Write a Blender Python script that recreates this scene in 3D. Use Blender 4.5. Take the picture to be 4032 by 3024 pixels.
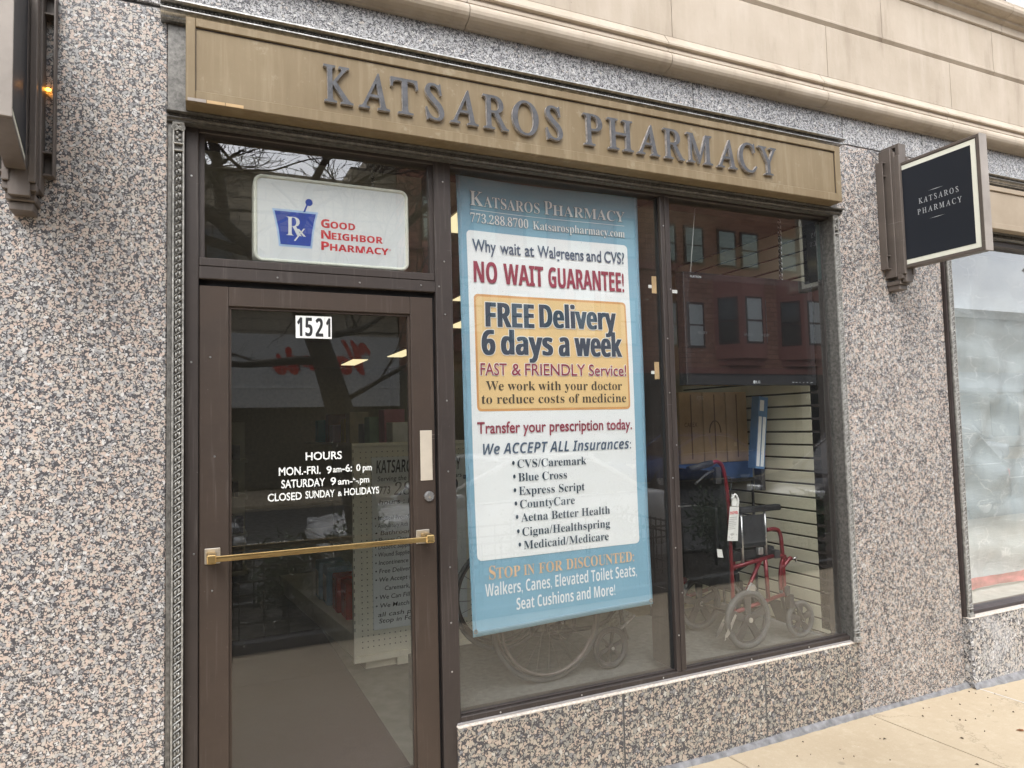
import bpy, bmesh, math, random
from mathutils import Vector, Matrix
from math import radians, sin, cos, pi

for o in list(bpy.data.objects):
    bpy.data.objects.remove(o)
SC = bpy.context.scene
COL = SC.collection
RND = random.Random(7)

# ------------------------------------------------------------------ camera
yaw, pitch, roll = radians(24.619), radians(3.352), radians(-1.4246)
fw = Vector((sin(yaw)*cos(pitch), cos(yaw)*cos(pitch), sin(pitch)))
rt = Vector((cos(yaw), -sin(yaw), 0))
up = rt.cross(fw)
r2 = rt*cos(roll)+up*sin(roll)
u2 = up*cos(roll)-rt*sin(roll)
cam = bpy.data.cameras.new('camera')
cam.sensor_width = 36.0
cam.lens = 36.0*2750/4032
cam.clip_start = 0.05
cam.clip_end = 500
co = bpy.data.objects.new('camera', cam)
COL.objects.link(co)
co.matrix_world = Matrix(((r2.x, u2.x, -fw.x, 0), (r2.y, u2.y, -fw.y, -2.8), (r2.z, u2.z, -fw.z, 1.64), (0, 0, 0, 1)))
SC.camera = co

# ------------------------------------------------------------------ sky, sun, exposure
SUN_EL, SUN_AZ = radians(48), radians(200)      # azimuth measured clockwise from +y
W = bpy.data.worlds.new('World')
SC.world = W
W.use_nodes = True
nt = W.node_tree
bg = nt.nodes['Background']
sky = nt.nodes.new('ShaderNodeTexSky')
sky.sky_type = 'NISHITA'
sky.sun_disc = False
sky.sun_elevation = SUN_EL
sky.sun_rotation = SUN_AZ
sky.air_density = 1.0
sky.dust_density = 3.0
sky.ozone_density = 1.0
hs = nt.nodes.new('ShaderNodeHueSaturation')    # overcast: the blue is greyed out
hs.inputs['Saturation'].default_value = 0.22
hs.inputs['Value'].default_value = 2.0
nt.links.new(sky.outputs[0], hs.inputs['Color'])
nt.links.new(hs.outputs[0], bg.inputs['Color'])
bg.inputs['Strength'].default_value = 0.15
sl = bpy.data.lights.new('sun', 'SUN')
sl.energy = 0.7
sl.angle = radians(25)
sl.color = (1.0, 0.96, 0.9)
so = bpy.data.objects.new('sun', sl)
COL.objects.link(so)
sd = Vector((sin(SUN_AZ)*cos(SUN_EL), cos(SUN_AZ)*cos(SUN_EL), sin(SUN_EL)))
so.rotation_euler = (-sd).to_track_quat('-Z', 'Y').to_euler()
so.location = (0, -10, 20)
SC.view_settings.view_transform = 'Standard'
SC.view_settings.look = 'None'
SC.view_settings.exposure = 0.53
SC.view_settings.gamma = 1
SC.render.engine = 'CYCLES'
SC.cycles.use_denoising = True
SC.cycles.max_bounces = 8
SC.cycles.diffuse_bounces = 4
SC.cycles.glossy_bounces = 4
SC.cycles.transparent_max_bounces = 24
SC.cycles.transmission_bounces = 6
SC.cycles.sample_clamp_indirect = 6.0
SC.cycles.caustics_reflective = False
SC.cycles.caustics_refractive = False

# ------------------------------------------------------------------ materials
class NB:
    def __init__(s, name):
        s.m = bpy.data.materials.new(name)
        s.m.use_nodes = True
        s.t = s.m.node_tree
        s.b = s.t.nodes['Principled BSDF']
        s.out = s.t.nodes['Material Output']
        s.tc = s.t.nodes.new('ShaderNodeTexCoord').outputs['Object']
    def n(s, typ, **kw):
        nd = s.t.nodes.new(typ)
        for k, v in kw.items():
            setattr(nd, k, v)
        return nd
    def l(s, a, b):
        s.t.links.new(a, b)
    def mapping(s, scale=(1, 1, 1), loc=(0, 0, 0), rot=(0, 0, 0)):
        m = s.n('ShaderNodeMapping')
        m.inputs['Scale'].default_value = scale
        m.inputs['Location'].default_value = loc
        m.inputs['Rotation'].default_value = rot
        s.l(s.tc, m.inputs['Vector'])
        return m.outputs[0]
    def noise(s, vec, scale, detail=4, rough=.55, dist=0):
        x = s.n('ShaderNodeTexNoise')
        x.inputs['Scale'].default_value = scale
        x.inputs['Detail'].default_value = detail
        x.inputs['Roughness'].default_value = rough
        x.inputs['Distortion'].default_value = dist
        s.l(vec, x.inputs['Vector'])
        return x
    def voro(s, vec, scale, feature='F1', rnd=1.0):
        x = s.n('ShaderNodeTexVoronoi', feature=feature)
        x.inputs['Scale'].default_value = scale
        x.inputs['Randomness'].default_value = rnd
        s.l(vec, x.inputs['Vector'])
        return x
    def ramp(s, fac, stops, interp='LINEAR'):
        r = s.n('ShaderNodeValToRGB')
        r.color_ramp.interpolation = interp
        els = r.color_ramp.elements
        while len(els) < len(stops):
            els.new(0.5)
        for e, (p, c) in zip(els, stops):
            e.position = p
            e.color = (c, c, c, 1) if isinstance(c, (int, float)) else (*c, 1)
        s.l(fac, r.inputs[0])
        return r.outputs[0]
    def mix(s, fac, a, b, mode='MIX'):
        x = s.n('ShaderNodeMix', data_type='RGBA', blend_type=mode)
        for sock, v in ((x.inputs[0], fac), (x.inputs[6], a), (x.inputs[7], b)):
            if isinstance(v, (int, float)):
                sock.default_value = v
            elif isinstance(v, tuple):
                sock.default_value = (*v, 1)
            else:
                s.l(v, sock)
        return x.outputs[2]
    def math(s, op, a, b=None, clamp=False):
        x = s.n('ShaderNodeMath', operation=op, use_clamp=clamp)
        for sock, v in ((x.inputs[0], a), (x.inputs[1], b)):
            if v is None:
                continue
            if isinstance(v, (int, float)):
                sock.default_value = v
            else:
                s.l(v, sock)
        return x.outputs[0]
    def bump(s, h, strength=.3, dist=.002):
        x = s.n('ShaderNodeBump')
        x.inputs['Strength'].default_value = strength
        x.inputs['Distance'].default_value = dist
        s.l(h, x.inputs['Height'])
        s.l(x.outputs[0], s.b.inputs['Normal'])
    def set(s, col=None, rough=None, metal=None, spec=None):
        for nm, v in (('Base Color', col), ('Roughness', rough), ('Metallic', metal), ('Specular IOR Level', spec)):
            if v is None:
                continue
            if isinstance(v, tuple):
                s.b.inputs[nm].default_value = (*v, 1)
            elif isinstance(v, (int, float)):
                s.b.inputs[nm].default_value = v
            else:
                s.l(v, s.b.inputs[nm])
        return s.m

def plain(name, col, rough=.5, metal=0., spec=.5, var=.12, scale=14, bump=0.):
    """painted / moulded surface with a little mottled wear"""
    b = NB(name)
    n = b.noise(b.tc, scale, 5, .6)
    lo = tuple(c*(1-var) for c in col)
    hi = tuple(min(1, c*(1+var)) for c in col)
    c = b.ramp(n.outputs[0], [(.3, lo), (.7, hi)])
    r = b.ramp(n.outputs[0], [(.3, min(1, rough*1.15)), (.7, rough*.85)])
    if bump:
        b.bump(n.outputs[0], bump, .003)
    return b.set(c, r, metal, spec)

def granite(name, scale, pal, dark, off=(0, 0, 0), edge=.06, rough=.33, dust=.0):
    b = NB(name)
    mp = b.mapping(loc=off)
    wob = b.noise(mp, scale*1.3, 3, .6)
    add = b.n('ShaderNodeVectorMath', operation='MULTIPLY_ADD')
    b.l(wob.outputs['Color'], add.inputs[0])
    add.inputs[1].default_value = (1.0/scale,)*3
    b.l(mp, add.inputs[2])
    v = b.voro(add.outputs[0], scale)
    sep = b.n('ShaderNodeSeparateColor')
    b.l(v.outputs['Color'], sep.inputs[0])
    base = b.ramp(sep.outputs[0], pal, 'CONSTANT')
    # inner mottling of each crystal
    n2 = b.noise(mp, scale*3.2, 3, .7)
    base = b.mix(.28, base, b.ramp(n2.outputs[0], [(.3, .5), (.65, 1.0)]), 'MULTIPLY')
    # dark mica: small cells, clustered, and along the grain edges
    v2 = b.voro(add.outputs[0], scale*2.3)
    sep2 = b.n('ShaderNodeSeparateColor')
    b.l(v2.outputs['Color'], sep2.inputs[0])
    clus = b.noise(mp, scale*.55, 2, .5)
    m = b.math('ADD', b.math('MULTIPLY', sep2.outputs[0], .8), b.math('MULTIPLY', clus.outputs[0], .4))
    mica = b.ramp(m, [(.0, 0.), (.5, 0.), (dark, 0.), (dark+.012, 1.)])
    ve = b.voro(add.outputs[0], scale, 'DISTANCE_TO_EDGE')
    loc = b.noise(mp, scale*.75, 2, .6)
    wid = b.math('MULTIPLY', b.ramp(loc.outputs[0], [(.40, 0.), (.66, 1.)]), edge)
    wid = b.math('MULTIPLY', wid, b.ramp(clus.outputs[0], [(.3, .55), (.7, 1.25)]))
    eg = b.math('MULTIPLY', b.math('SUBTRACT', wid, ve.outputs['Distance']), 22., True)
    mica = b.math('MAXIMUM', mica, eg)
    col = b.mix(mica, base, (.072, .071, .078))
    # broad tone drift of a worn slab
    big = b.noise(mp, 1.3, 3, .5)
    col = b.mix(.30, col, b.ramp(big.outputs[0], [(.3, .5), (.7, 1.0)]), 'MULTIPLY')
    if dust:
        big2 = b.noise(mp, 3.1, 5, .6)
        col = b.mix(b.ramp(big2.outputs[0], [(.5, 0.), (.75, dust)]), col, (.52, .53, .55))
    return b.set(col, rough, 0, .4)

PINK = (.60, .495, .425); BEIGE = (.56, .51, .455); GREY = (.43, .425, .42); WHITE = (.66, .65, .635); DGREY = (.27, .27, .28); BLK = (.05, .05, .055); ROSE = (.54, .43, .365)
M = {}
M['granite'] = granite('pink_grey_granite', 92, [(0, DGREY), (.05, GREY), (.32, BEIGE), (.60, PINK), (.86, WHITE), (.96, ROSE)], .88, edge=.29)
M['granite_pier'] = granite('pier_granite', 90, [(0, DGREY), (.05, GREY), (.32, BEIGE), (.60, PINK), (.88, WHITE), (.96, ROSE)], .885, (3, 1, 2), .28)
M['granite_frieze'] = granite('grey_granite', 96, [(0, DGREY), (.10, GREY), (.50, (.51, .51, .52)), (.86, WHITE), (.97, BEIGE)], .885, (7, 2, 1), .23)
M['granite_base'] = granite('coarse_granite', 60, [(0, DGREY), (.06, (.33, .32, .29)), (.30, (.47, .415, .345)), (.64, (.52, .43, .355)), (.90, (.58, .56, .51)), (.96, (.40, .38, .32))], .87, (1, 5, 3), .31, .4)
M['granite_dusty'] = granite('dusty_granite', 56, [(0, DGREY), (.08, GREY), (.40, BEIGE), (.80, WHITE), (.9, (.46, .45, .42))], .91, (9, 5, 3), .24, .6, .7)

def limestone():
    b = NB('limestone')
    n1 = b.noise(b.tc, 2.2, 6, .6)
    n2 = b.noise(b.mapping((9, 9, 1.6)), 1.0, 5, .6)
    n3 = b.noise(b.tc, 60, 4, .7)
    c = b.ramp(n1.outputs[0], [(.3, (.405, .345, .275)), (.55, (.475, .41, .335)), (.75, (.52, .455, .38))])
    c = b.mix(b.ramp(n2.outputs[0], [(.5, 0.), (.72, .42)]), c, (.585, .525, .455))
    c = b.mix(b.ramp(n2.outputs[0], [(.30, .65), (.44, 0.)]), c, (.335, .28, .225))
    pits = b.voro(b.mapping((1, 1, 1)), 38)
    pm = b.ramp(pits.outputs['Distance'], [(.05, 1.), (.10, 0.)])
    pm = b.math('MULTIPLY', pm, b.ramp(b.noise(b.tc, 1.7, 2).outputs[0], [(.52, 0.), (.6, 1.)]))
    c = b.mix(b.math('MULTIPLY', pm, .7), c, (.18, .14, .11))
    b.bump(b.math('SUBTRACT', n3.outputs[0], pm), .25, .003)
    return b.set(c, .85, 0, .2)
M['stone'] = limestone()
M['joint'] = plain('mortar_joint', (.20, .165, .13), .9)
M['grout'] = plain('dark_grout', (.10, .10, .10), .9)

def signpaint():
    b = NB('bronze_gold_paint')
    n1 = b.noise(b.tc, 3.0, 6, .6)
    n2 = b.noise(b.mapping((26, 26, 2.0)), 1.0, 4, .6)
    n3 = b.noise(b.tc, 55, 5, .75)
    c = b.ramp(n1.outputs[0], [(.3, (.190, .140, .078)), (.7, (.235, .180, .106))])
    c = b.mix(b.ramp(n2.outputs[0], [(.50, 0.), (.74, .5)]), c, (.34, .285, .19))
    c = b.mix(b.ramp(n2.outputs[0], [(.26, .45), (.44, 0.)]), c, (.165, .12, .065))
    n7 = b.noise(b.mapping((12, 12, 12)), 1.0, 6, .7)
    c = b.mix(b.ramp(n7.outputs[0], [(.60, 0.), (.70, .55)]), c, (.33, .285, .20))
    c = b.mix(b.ramp(n3.outputs[0], [(.66, 0.), (.74, .6)]), c, (.42, .37, .29))
    c = b.mix(b.ramp(n3.outputs[0], [(.26, .5), (.33, 0.)]), c, (.15, .10, .06))
    b.bump(n3.outputs[0], .12, .002)
    return b.set(c, b.ramp(n1.outputs[0], [(.3, .55), (.7, .42)]), .15, .4)
M['gold'] = signpaint()

def bronze(name, col, metal=.1):
    b = NB(name)
    n1 = b.noise(b.tc, 4.0, 6, .65)
    n2 = b.noise(b.mapping((70, 70, 3)), 1.0, 3, .6)
    n3 = b.noise(b.tc, 90, 3, .7)
    c = b.ramp(n1.outputs[0], [(.3, tuple(x*.82 for x in col)), (.7, tuple(x*1.2 for x in col))])
    c = b.mix(b.ramp(n2.outputs[0], [(.58, 0.), (.8, .22)]), c, (.25, .225, .205))
    c = b.mix(b.ramp(n3.outputs[0], [(.72, 0.), (.78, .6)]), c, (.38, .36, .34))
    # scuffs: thin pale scratches
    sc = b.noise(b.mapping((6, 6, 160), rot=(0, .35, 0)), 1.0, 2, .5)
    sm = b.noise(b.tc, 3.3, 3)
    scr = b.math('MULTIPLY', b.ramp(sc.outputs[0], [(.735, 0.), (.75, 1.)]), b.ramp(sm.outputs[0], [(.5, 0.), (.6, 1.)]))
    c = b.mix(b.math('MULTIPLY', scr, .55), c, (.40, .37, .35))
    b.bump(n1.outputs[0], .05, .004)
    return b.set(c, b.ramp(n1.outputs[0], [(.3, .5), (.7, .36)]), metal, .45)
M['bronze'] = bronze('brown_bronze_frame', (.048, .039, .036))
M['bronze_door'] = bronze('brown_door_paint', (.056, .041, .033))
M['bronze_dark'] = bronze('dark_bronze', (.045, .035, .034))
M['bracket'] = bronze('taupe_bracket_paint', (.125, .105, .092))
M['edge_tan'] = bronze('taupe_sign_edge', (.33, .295, .265))
def pewter(name, col):
    b = NB(name)
    n1 = b.noise(b.tc, 55, 5, .7)
    n0 = b.noise(b.tc, 5, 4, .6)
    c = b.ramp(n1.outputs[0], [(.28, tuple(x*.45 for x in col)), (.5, col), (.75, tuple(min(1, x*1.7) for x in col))])
    c = b.mix(.4, c, b.ramp(n0.outputs[0], [(.3, .5), (.7, 1.0)]), 'MULTIPLY')
    b.bump(n1.outputs[0], .25, .0015)
    return b.set(c, .42, .35, .5)
M['pewter'] = pewter('worn_pewter', (.36, .355, .335))
M['pewter_dark'] = pewter('grimy_pewter', (.165, .16, .15))
M['silver_cap'] = pewter('polished_pewter', (.50, .495, .48))
M['silver_cap'].node_tree.nodes['Principled BSDF'].inputs['Metallic'].default_value = .85
M['silver_cap'].node_tree.nodes['Principled BSDF'].inputs['Roughness'].default_value = .3
M['black'] = plain('black_rubber', (.012, .013, .014), .6)
M['blackgap'] = plain('black_gap', (.01, .01, .011), .8)
M['letter_face'] = plain('lead_grey_letter', (.085, .087, .095), .5, .2, var=.3, scale=40, bump=.2)
M['letter_side'] = plain('dirty_letter_return', (.36, .34, .33), .6, .1, var=.45, scale=60)
M['brass'] = None
b = NB('brushed_brass')
n = b.noise(b.mapping((3, 160, 160)), 1.0, 3)
n5 = b.noise(b.tc, 7, 4)
M['brass'] = b.set(b.mix(b.ramp(n5.outputs[0], [(.35, 0.), (.65, 1.)]), (.50, .33, .14), (.78, .56, .25)), b.ramp(n.outputs[0], [(.3, .22), (.7, .38)]), .95)
M['nickel'] = plain('dull_nickel', (.60, .55, .47), .38, .8, var=.1)
M['steel'] = plain('steel', (.55, .55, .55), .3, .9)
M['plateplastic'] = plain('cream_plate', (.56, .505, .42), .4, .1, var=.08)
M['white'] = plain('white_print', (.80, .82, .81), .5, var=.03)
M['whitepaint'] = plain('white_letter_paint', (.83, .86, .84), .6, var=.05)
M['ink'] = plain('black_ink', (.018, .019, .022), .5)
M['signface'] = plain('milky_sign_face', (.82, .845, .85), .25, var=.03, scale=3)
M['signrim'] = plain('cream_sign_rim', (.84, .85, .74), .35, var=.04)
M['rxblue'] = plain('royal_blue_print', (.018, .06, .38), .35)
M['rxhalo'] = plain('pale_blue_halo', (.42, .60, .85), .4)
M['gnred'] = plain('red_print', (.66, .03, .04), .4)
M['navy'] = plain('navy_sign_face', (.009, .013, .021), .45, var=.03, scale=2)
M['silver_text'] = plain('silver_letter_print', (.45, .47, .49), .5)
M['concrete'] = None
b = NB('warm_concrete')
n1 = b.noise(b.tc, 1.6, 6, .6); n2 = b.noise(b.tc, 130, 4, .7); n3 = b.noise(b.tc, 14, 5, .7)
c = b.ramp(n1.outputs[0], [(.3, (.475, .385, .27)), (.7, (.55, .46, .335))])
c = b.mix(b.ramp(n3.outputs[0], [(.5, 0.), (.72, .55)]), c, (.61, .53, .40))
c = b.mix(b.ramp(n3.outputs[0], [(.28, .5), (.4, 0.)]), c, (.39, .31, .22))
c = b.mix(b.ramp(n2.outputs[0], [(.3, .5), (.42, 0.)]), c, (.40, .32, .23))
c = b.mix(b.ramp(n2.outputs[0], [(.62, 0.), (.7, .5)]), c, (.74, .66, .55))
gv = b.voro(b.tc, 2.3)
gm = b.ramp(gv.outputs['Distance'], [(.035, .55), (.055, 0.)])
c = b.mix(gm, c, (.30, .25, .19))
cv = b.n('ShaderNodeTexVoronoi', feature='DISTANCE_TO_EDGE'); cv.inputs['Scale'].default_value = .8
cw = b.n('ShaderNodeVectorMath', operation='MULTIPLY_ADD'); b.l(n3.outputs['Color'], cw.inputs[0]); cw.inputs[1].default_value = (.25, .25, .25); b.l(b.tc, cw.inputs[2]); b.l(cw.outputs[0], cv.inputs['Vector'])
cm = b.math('MULTIPLY', b.ramp(cv.outputs['Distance'], [(0., .6), (.006, 0.)]), b.ramp(n1.outputs[0], [(.5, 0.), (.56, 1.)]))
c = b.mix(cm, c, (.22, .175, .12))
b.bump(n2.outputs[0], .35, .002)
M['concrete'] = b.set(c, .9, 0, .2)
M['jointlight'] = plain('pale_joint_filler', (.62, .59, .55), .9)
M['jointdark'] = plain('dark_joint', (.17, .14, .10), .95)
M['caulk'] = plain('grey_sealant', (.215, .215, .222), .8, var=.35, scale=25, bump=.4)
M['asphalt'] = plain('asphalt', (.055, .055, .057), .9, var=.25, scale=60)
M['ledge'] = plain('worn_granite_edge', (.66, .60, .54), .6, var=.3, scale=70)
M['flash'] = plain('grey_flashing', (.28, .265, .26), .55)
M['marking'] = plain('road_paint', (.72, .70, .62), .8, var=.2)

def glass(name, tint=(.97, .98, .98), base=.02, speck=.35, low=None, boost=1.6):
    b = NB(name)
    fr = b.n('ShaderNodeFresnel')
    fr.inputs['IOR'].default_value = 1.5
    geo = b.n('ShaderNodeNewGeometry')
    f = b.math('MULTIPLY', fr.outputs[0], boost, True)
    f = b.math('MULTIPLY', f, b.math('SUBTRACT', 1.0, geo.outputs['Backfacing']))
    tr = b.n('ShaderNodeBsdfTransparent')
    tr.inputs[0].default_value = (*tint, 1)
    gl = b.n('ShaderNodeBsdfGlossy')
    gl.inputs['Roughness'].default_value = 0.0
    gl.inputs[0].default_value = (.97, .98, 1, 1)
    mx = b.n('ShaderNodeMixShader')
    b.l(f, mx.inputs[0]); b.l(tr.outputs[0], mx.inputs[1]); b.l(gl.outputs[0], mx.inputs[2])
    # dust film and dried specks on the pane
    df = b.n('ShaderNodeBsdfDiffuse')
    df.inputs[0].default_value = (.62, .63, .61, 1)
    n1 = b.noise(b.mapping((1, 1, .6)), 230, 3, .6)
    n2 = b.noise(b.tc, 2.4, 4, .6)
    d = b.math('MULTIPLY', b.ramp(n1.outputs[0], [(.66, 0.), (.72, 1.)]), speck)
    d = b.math('MULTIPLY', d, b.ramp(n2.outputs[0], [(.35, .05), (.65, 1.)]))
    d = b.math('ADD', d, base)
    if low:
        sx = b.n('ShaderNodeSeparateXYZ'); b.l(b.tc, sx.inputs[0])
        mr = b.n('ShaderNodeMapRange'); b.l(sx.outputs['Z'], mr.inputs['Value'])
        mr.inputs['From Min'].default_value = low[0]; mr.inputs['From Max'].default_value = low[1]
        mr.inputs['To Min'].default_value = low[2]; mr.inputs['To Max'].default_value = 0
        n4 = b.noise(b.mapping((60, 60, 6)), 1, 4, .6)
        dd = b.math('MULTIPLY', mr.outputs[0], b.ramp(n4.outputs[0], [(.25, .55), (.75, 1.25)]))
        d = b.math('ADD', d, dd)
        n5 = b.noise(b.mapping((1, 1, .8)), 150, 2, .6)
        ds = b.math('MULTIPLY', b.ramp(n5.outputs[0], [(.645, 0.), (.69, 1.)]), b.math('MULTIPLY', mr.outputs[0], 9.))
        d = b.math('ADD', d, ds, True)
    m2 = b.n('ShaderNodeMixShader')
    b.l(d, m2.inputs[0]); b.l(mx.outputs[0], m2.inputs[1]); b.l(df.outputs[0], m2.inputs[2])
    b.l(m2.outputs[0], b.out.inputs['Surface'])
    return b.m
M['glass_door'] = glass('door_glass', base=.006, speck=.35, low=(.2, 1.0, .010), boost=2.4)
M['glass_win'] = glass('window_glass', base=.004, speck=.4, low=(.38, .80, .015), boost=2.5)
M['glass_transom'] = glass('transom_glass', base=.006, speck=.15, boost=4.0)
M['glass_far'] = glass('neighbour_glass', base=.03, speck=.1, boost=3.2)
M['carglass'] = plain('car_glass', (.01, .012, .014), .05, 0, .6, var=0)

M['banner_blue'] = None
b = NB('blue_banner_fabric')
n1 = b.noise(b.tc, 1.5, 3); n2 = b.noise(b.mapping((1, 1, 1)), 320, 2)
c = b.ramp(n1.outputs[0], [(.3, (.225, .415, .545)), (.7, (.29, .485, .61))])
b.bump(n2.outputs[0], .08, .001)
M['banner_blue'] = b.set(c, .6, 0, .3)
M['banner_hem'] = plain('pale_blue_hem', (.45, .66, .78), .6)
M['banner_white'] = plain('white_banner_print', (.88, .90, .905), .55, var=.015, scale=2)
M['banner_orange'] = plain('orange_banner_print', (.83, .585, .285), .55, var=.05, scale=3)
M['banner_oborder'] = plain('dark_orange_border', (.70, .36, .135), .55)
M['txt_navy'] = plain('navy_banner_print', (.035, .062, .095), .5)
M['txt_slate'] = plain('slate_banner_print', (.085, .125, .19), .5)
M['txt_maroon'] = plain('maroon_banner_print', (.31, .045, .078), .5)
M['txt_brown'] = plain('brown_banner_print', (.085, .066, .045), .5)
M['txt_halo'] = plain('white_halo_print', (.88, .86, .82), .5, var=.02)
M['txt_outline'] = plain('dark_teal_outline', (.07, .16, .21), .5)
M['txt_gold'] = plain('gold_banner_print', (.80, .545, .33), .5)

M['peg'] = plain('cream_pegboard', (.80, .77, .63), .6, var=.05)
M['poster'] = plain('pale_poster', (.78, .81, .79), .6, var=.03)
M['slat'] = plain('cream_slatwall', (.60, .565, .43), .55, var=.06, scale=5)
M['slatgroove'] = plain('slat_groove', (.05, .042, .03), .8)
M['card'] = plain('brown_cardboard', (.42, .275, .14), .8, var=.1)
M['tape_print'] = plain('box_print', (.16, .09, .045), .8)
M['bluebox'] = plain('blue_box', (.05, .105, .24), .6)
M['screen'] = plain('screen_panel', (.006, .006, .007), .04, 0, .7, var=0)
M['bezel'] = plain('gloss_black_bezel', (.018, .018, .02), .12, 0, .6, var=0)
M['red_tube'] = plain('red_metallic_tube', (.15, .008, .014), .3, .25, .6)
M['upholstery'] = plain('black_nylon', (.007, .0075, .009), .75, var=.3, scale=20)
M['grey_tyre'] = plain('grey_tyre', (.085, .087, .085), .7)
M['dark_metal'] = plain('black_wheel', (.03, .03, .032), .45)
M['wall_in'] = plain('cream_interior_wall', (.52, .47, .33), .8)
M['ceil_in'] = plain('ceiling_tile', (.48, .46, .38), .9)
M['tile'] = plain('floor_tile', (.17, .165, .145), .5, var=.15, scale=9)
M['mat'] = plain('maroon_floor_mat', (.042, .021, .023), .95, var=.35, scale=120, bump=.6)
M['displayfloor'] = plain('grey_display_floor', (.15, .148, .135), .7, var=.15, scale=30)
M['tube_light'] = None
b = NB('fluorescent_tube')
b.b.inputs['Emission Color'].default_value = (1, .86, .50, 1)
b.b.inputs['Emission Strength'].default_value = .8
M['tube_light'] = b.set((.9, .85, .6), .5)
b = NB('amber_bulb')
b.b.inputs['Emission Color'].default_value = (1, .38, .04, 1)
b.b.inputs['Emission Strength'].default_value = 9
M['amber'] = b.set((.9, .5, .1), .5)
b = NB('plastic_sheet')
n1 = b.noise(b.mapping((7, 7, 1.2), rot=(0, .5, 0)), 1.0, 6, .6, .8); n2 = b.noise(b.mapping((3, 3, 14), rot=(0, -.25, 0)), 1.0, 5, .6, 1.2)
c = b.ramp(n1.outputs[0], [(.3, (.46, .515, .535)), (.7, (.56, .605, .62))])
c = b.mix(b.ramp(n2.outputs[0], [(.62, 0.), (.72, .45)]), c, (.80, .85, .86))
b.bump(b.math('ADD', n1.outputs[0], n2.outputs[0]), .5, .012)
cwv = b.n('ShaderNodeVectorMath', operation='MULTIPLY_ADD'); b.l(b.noise(b.tc, 3., 4).outputs['Color'], cwv.inputs[0]); cwv.inputs[1].default_value = (.5, .5, .5); b.l(b.mapping((1, 1, 2.6), rot=(0, .5, 0)), cwv.inputs[2])
cr = b.voro(cwv.outputs[0], 2.6, 'DISTANCE_TO_EDGE')
crm = b.math('MULTIPLY', b.ramp(cr.outputs['Distance'], [(0., .8), (.022, 0.)]), b.ramp(n1.outputs[0], [(.42, .1), (.58, 1.)]))
c = b.mix(crm, c, (.88, .90, .90))  # thin crease highlights painted into the sheet colour
M['plastic'] = b.set(c, .35, 0, .5)
M['redplastic'] = plain('red_plastic_band', (.60, .20, .20), .5, var=.35, scale=9, bump=.5)
M['whitefloor'] = plain('dusty_white_floor', (.68, .69, .64), .8)

def bricks(name, c1, c2, mortar, sc=1.0):
    b = NB(name)
    br = b.n('ShaderNodeTexBrick')
    br.inputs['Scale'].default_value = sc
    br.inputs['Brick Width'].default_value = .42
    br.inputs['Row Height'].default_value = .19
    br.inputs['Mortar Size'].default_value = .012
    br.inputs['Color1'].default_value = (*c1, 1)
    br.inputs['Color2'].default_value = (*c2, 1)
    br.inputs['Mortar'].default_value = (*mortar, 1)
    mp = b.mapping(rot=(-pi/2, 0, 0))
    b.l(mp, br.inputs['Vector'])
    n1 = b.noise(b.tc, 1.1, 6, .65)
    c = b.mix(.55, br.outputs['Color'], b.ramp(n1.outputs[0], [(.3, .45), (.7, 1.)]), 'MULTIPLY')
    return b.set(c, .85, 0, .2)
M['brick'] = bricks('red_sandstone_blocks', (.52, .27, .19), (.42, .21, .145), (.25, .13, .10))
M['ashlar'] = bricks('buff_ashlar', (.44, .38, .29), (.36, .31, .235), (.20, .17, .14), .55)
M['maroonboard'] = plain('maroon_boarding', (.34, .135, .105), .6)
M['greyfascia'] = plain('grey_fascia', (.58, .59, .59), .6)
M['windowpale'] = plain('pale_blind_window', (.52, .56, .56), .15)
M['windowdark'] = plain('dark_window', (.02, .024, .028), .06, 0, .6)
M['windowgreen'] = plain('greenish_blind_window', (.42, .52, .47), .15)
M['frame_brown'] = plain('brown_window_frame', (.06, .025, .02), .5)
M['shopdark'] = plain('dark_shopfront', (.02, .022, .024), .2, 0, .5)
M['bark'] = plain('grey_bark', (.055, .046, .038), .9, var=.4, scale=18, bump=.6)
M['leaf'] = plain('evergreen_leaf', (.035, .075, .028), .6, var=.4, scale=30)
M['iron'] = plain('black_iron', (.015, .015, .016), .4)
M['car_black'] = plain('black_car_paint', (.012, .012, .014), .12, 0, .7, var=0)
M['car_white'] = plain('white_car_paint', (.75, .76, .77), .15, 0, .6, var=.01)
M['car_blue'] = plain('blue_car_paint', (.02, .06, .22), .15, 0, .6, var=.02)
M['car_grey'] = plain('grey_car_paint', (.45, .46, .48), .15, .2, .6, var=.01)
M['redlight'] = plain('red_lens', (.62, .02, .012), .15, 0, .6)
M['clearlight'] = plain('clear_lens', (.7, .72, .74), .1, 0, .6)
M['redcase'] = plain('red_case', (.60, .075, .03), .3)
M['bluecase'] = plain('pale_blue_case', (.30, .50, .64), .4)
M['paperwhite'] = plain('white_paper', (.74, .74, .71), .7, var=.05)
M['maskingtape'] = plain('tan_tape', (.55, .38, .20), .7)
M['deadleaf'] = plain('dead_leaf', (.20, .085, .035), .8, var=.5, scale=80)
M['twig'] = plain('brown_debris', (.10, .075, .05), .9, var=.4, scale=80)

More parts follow.
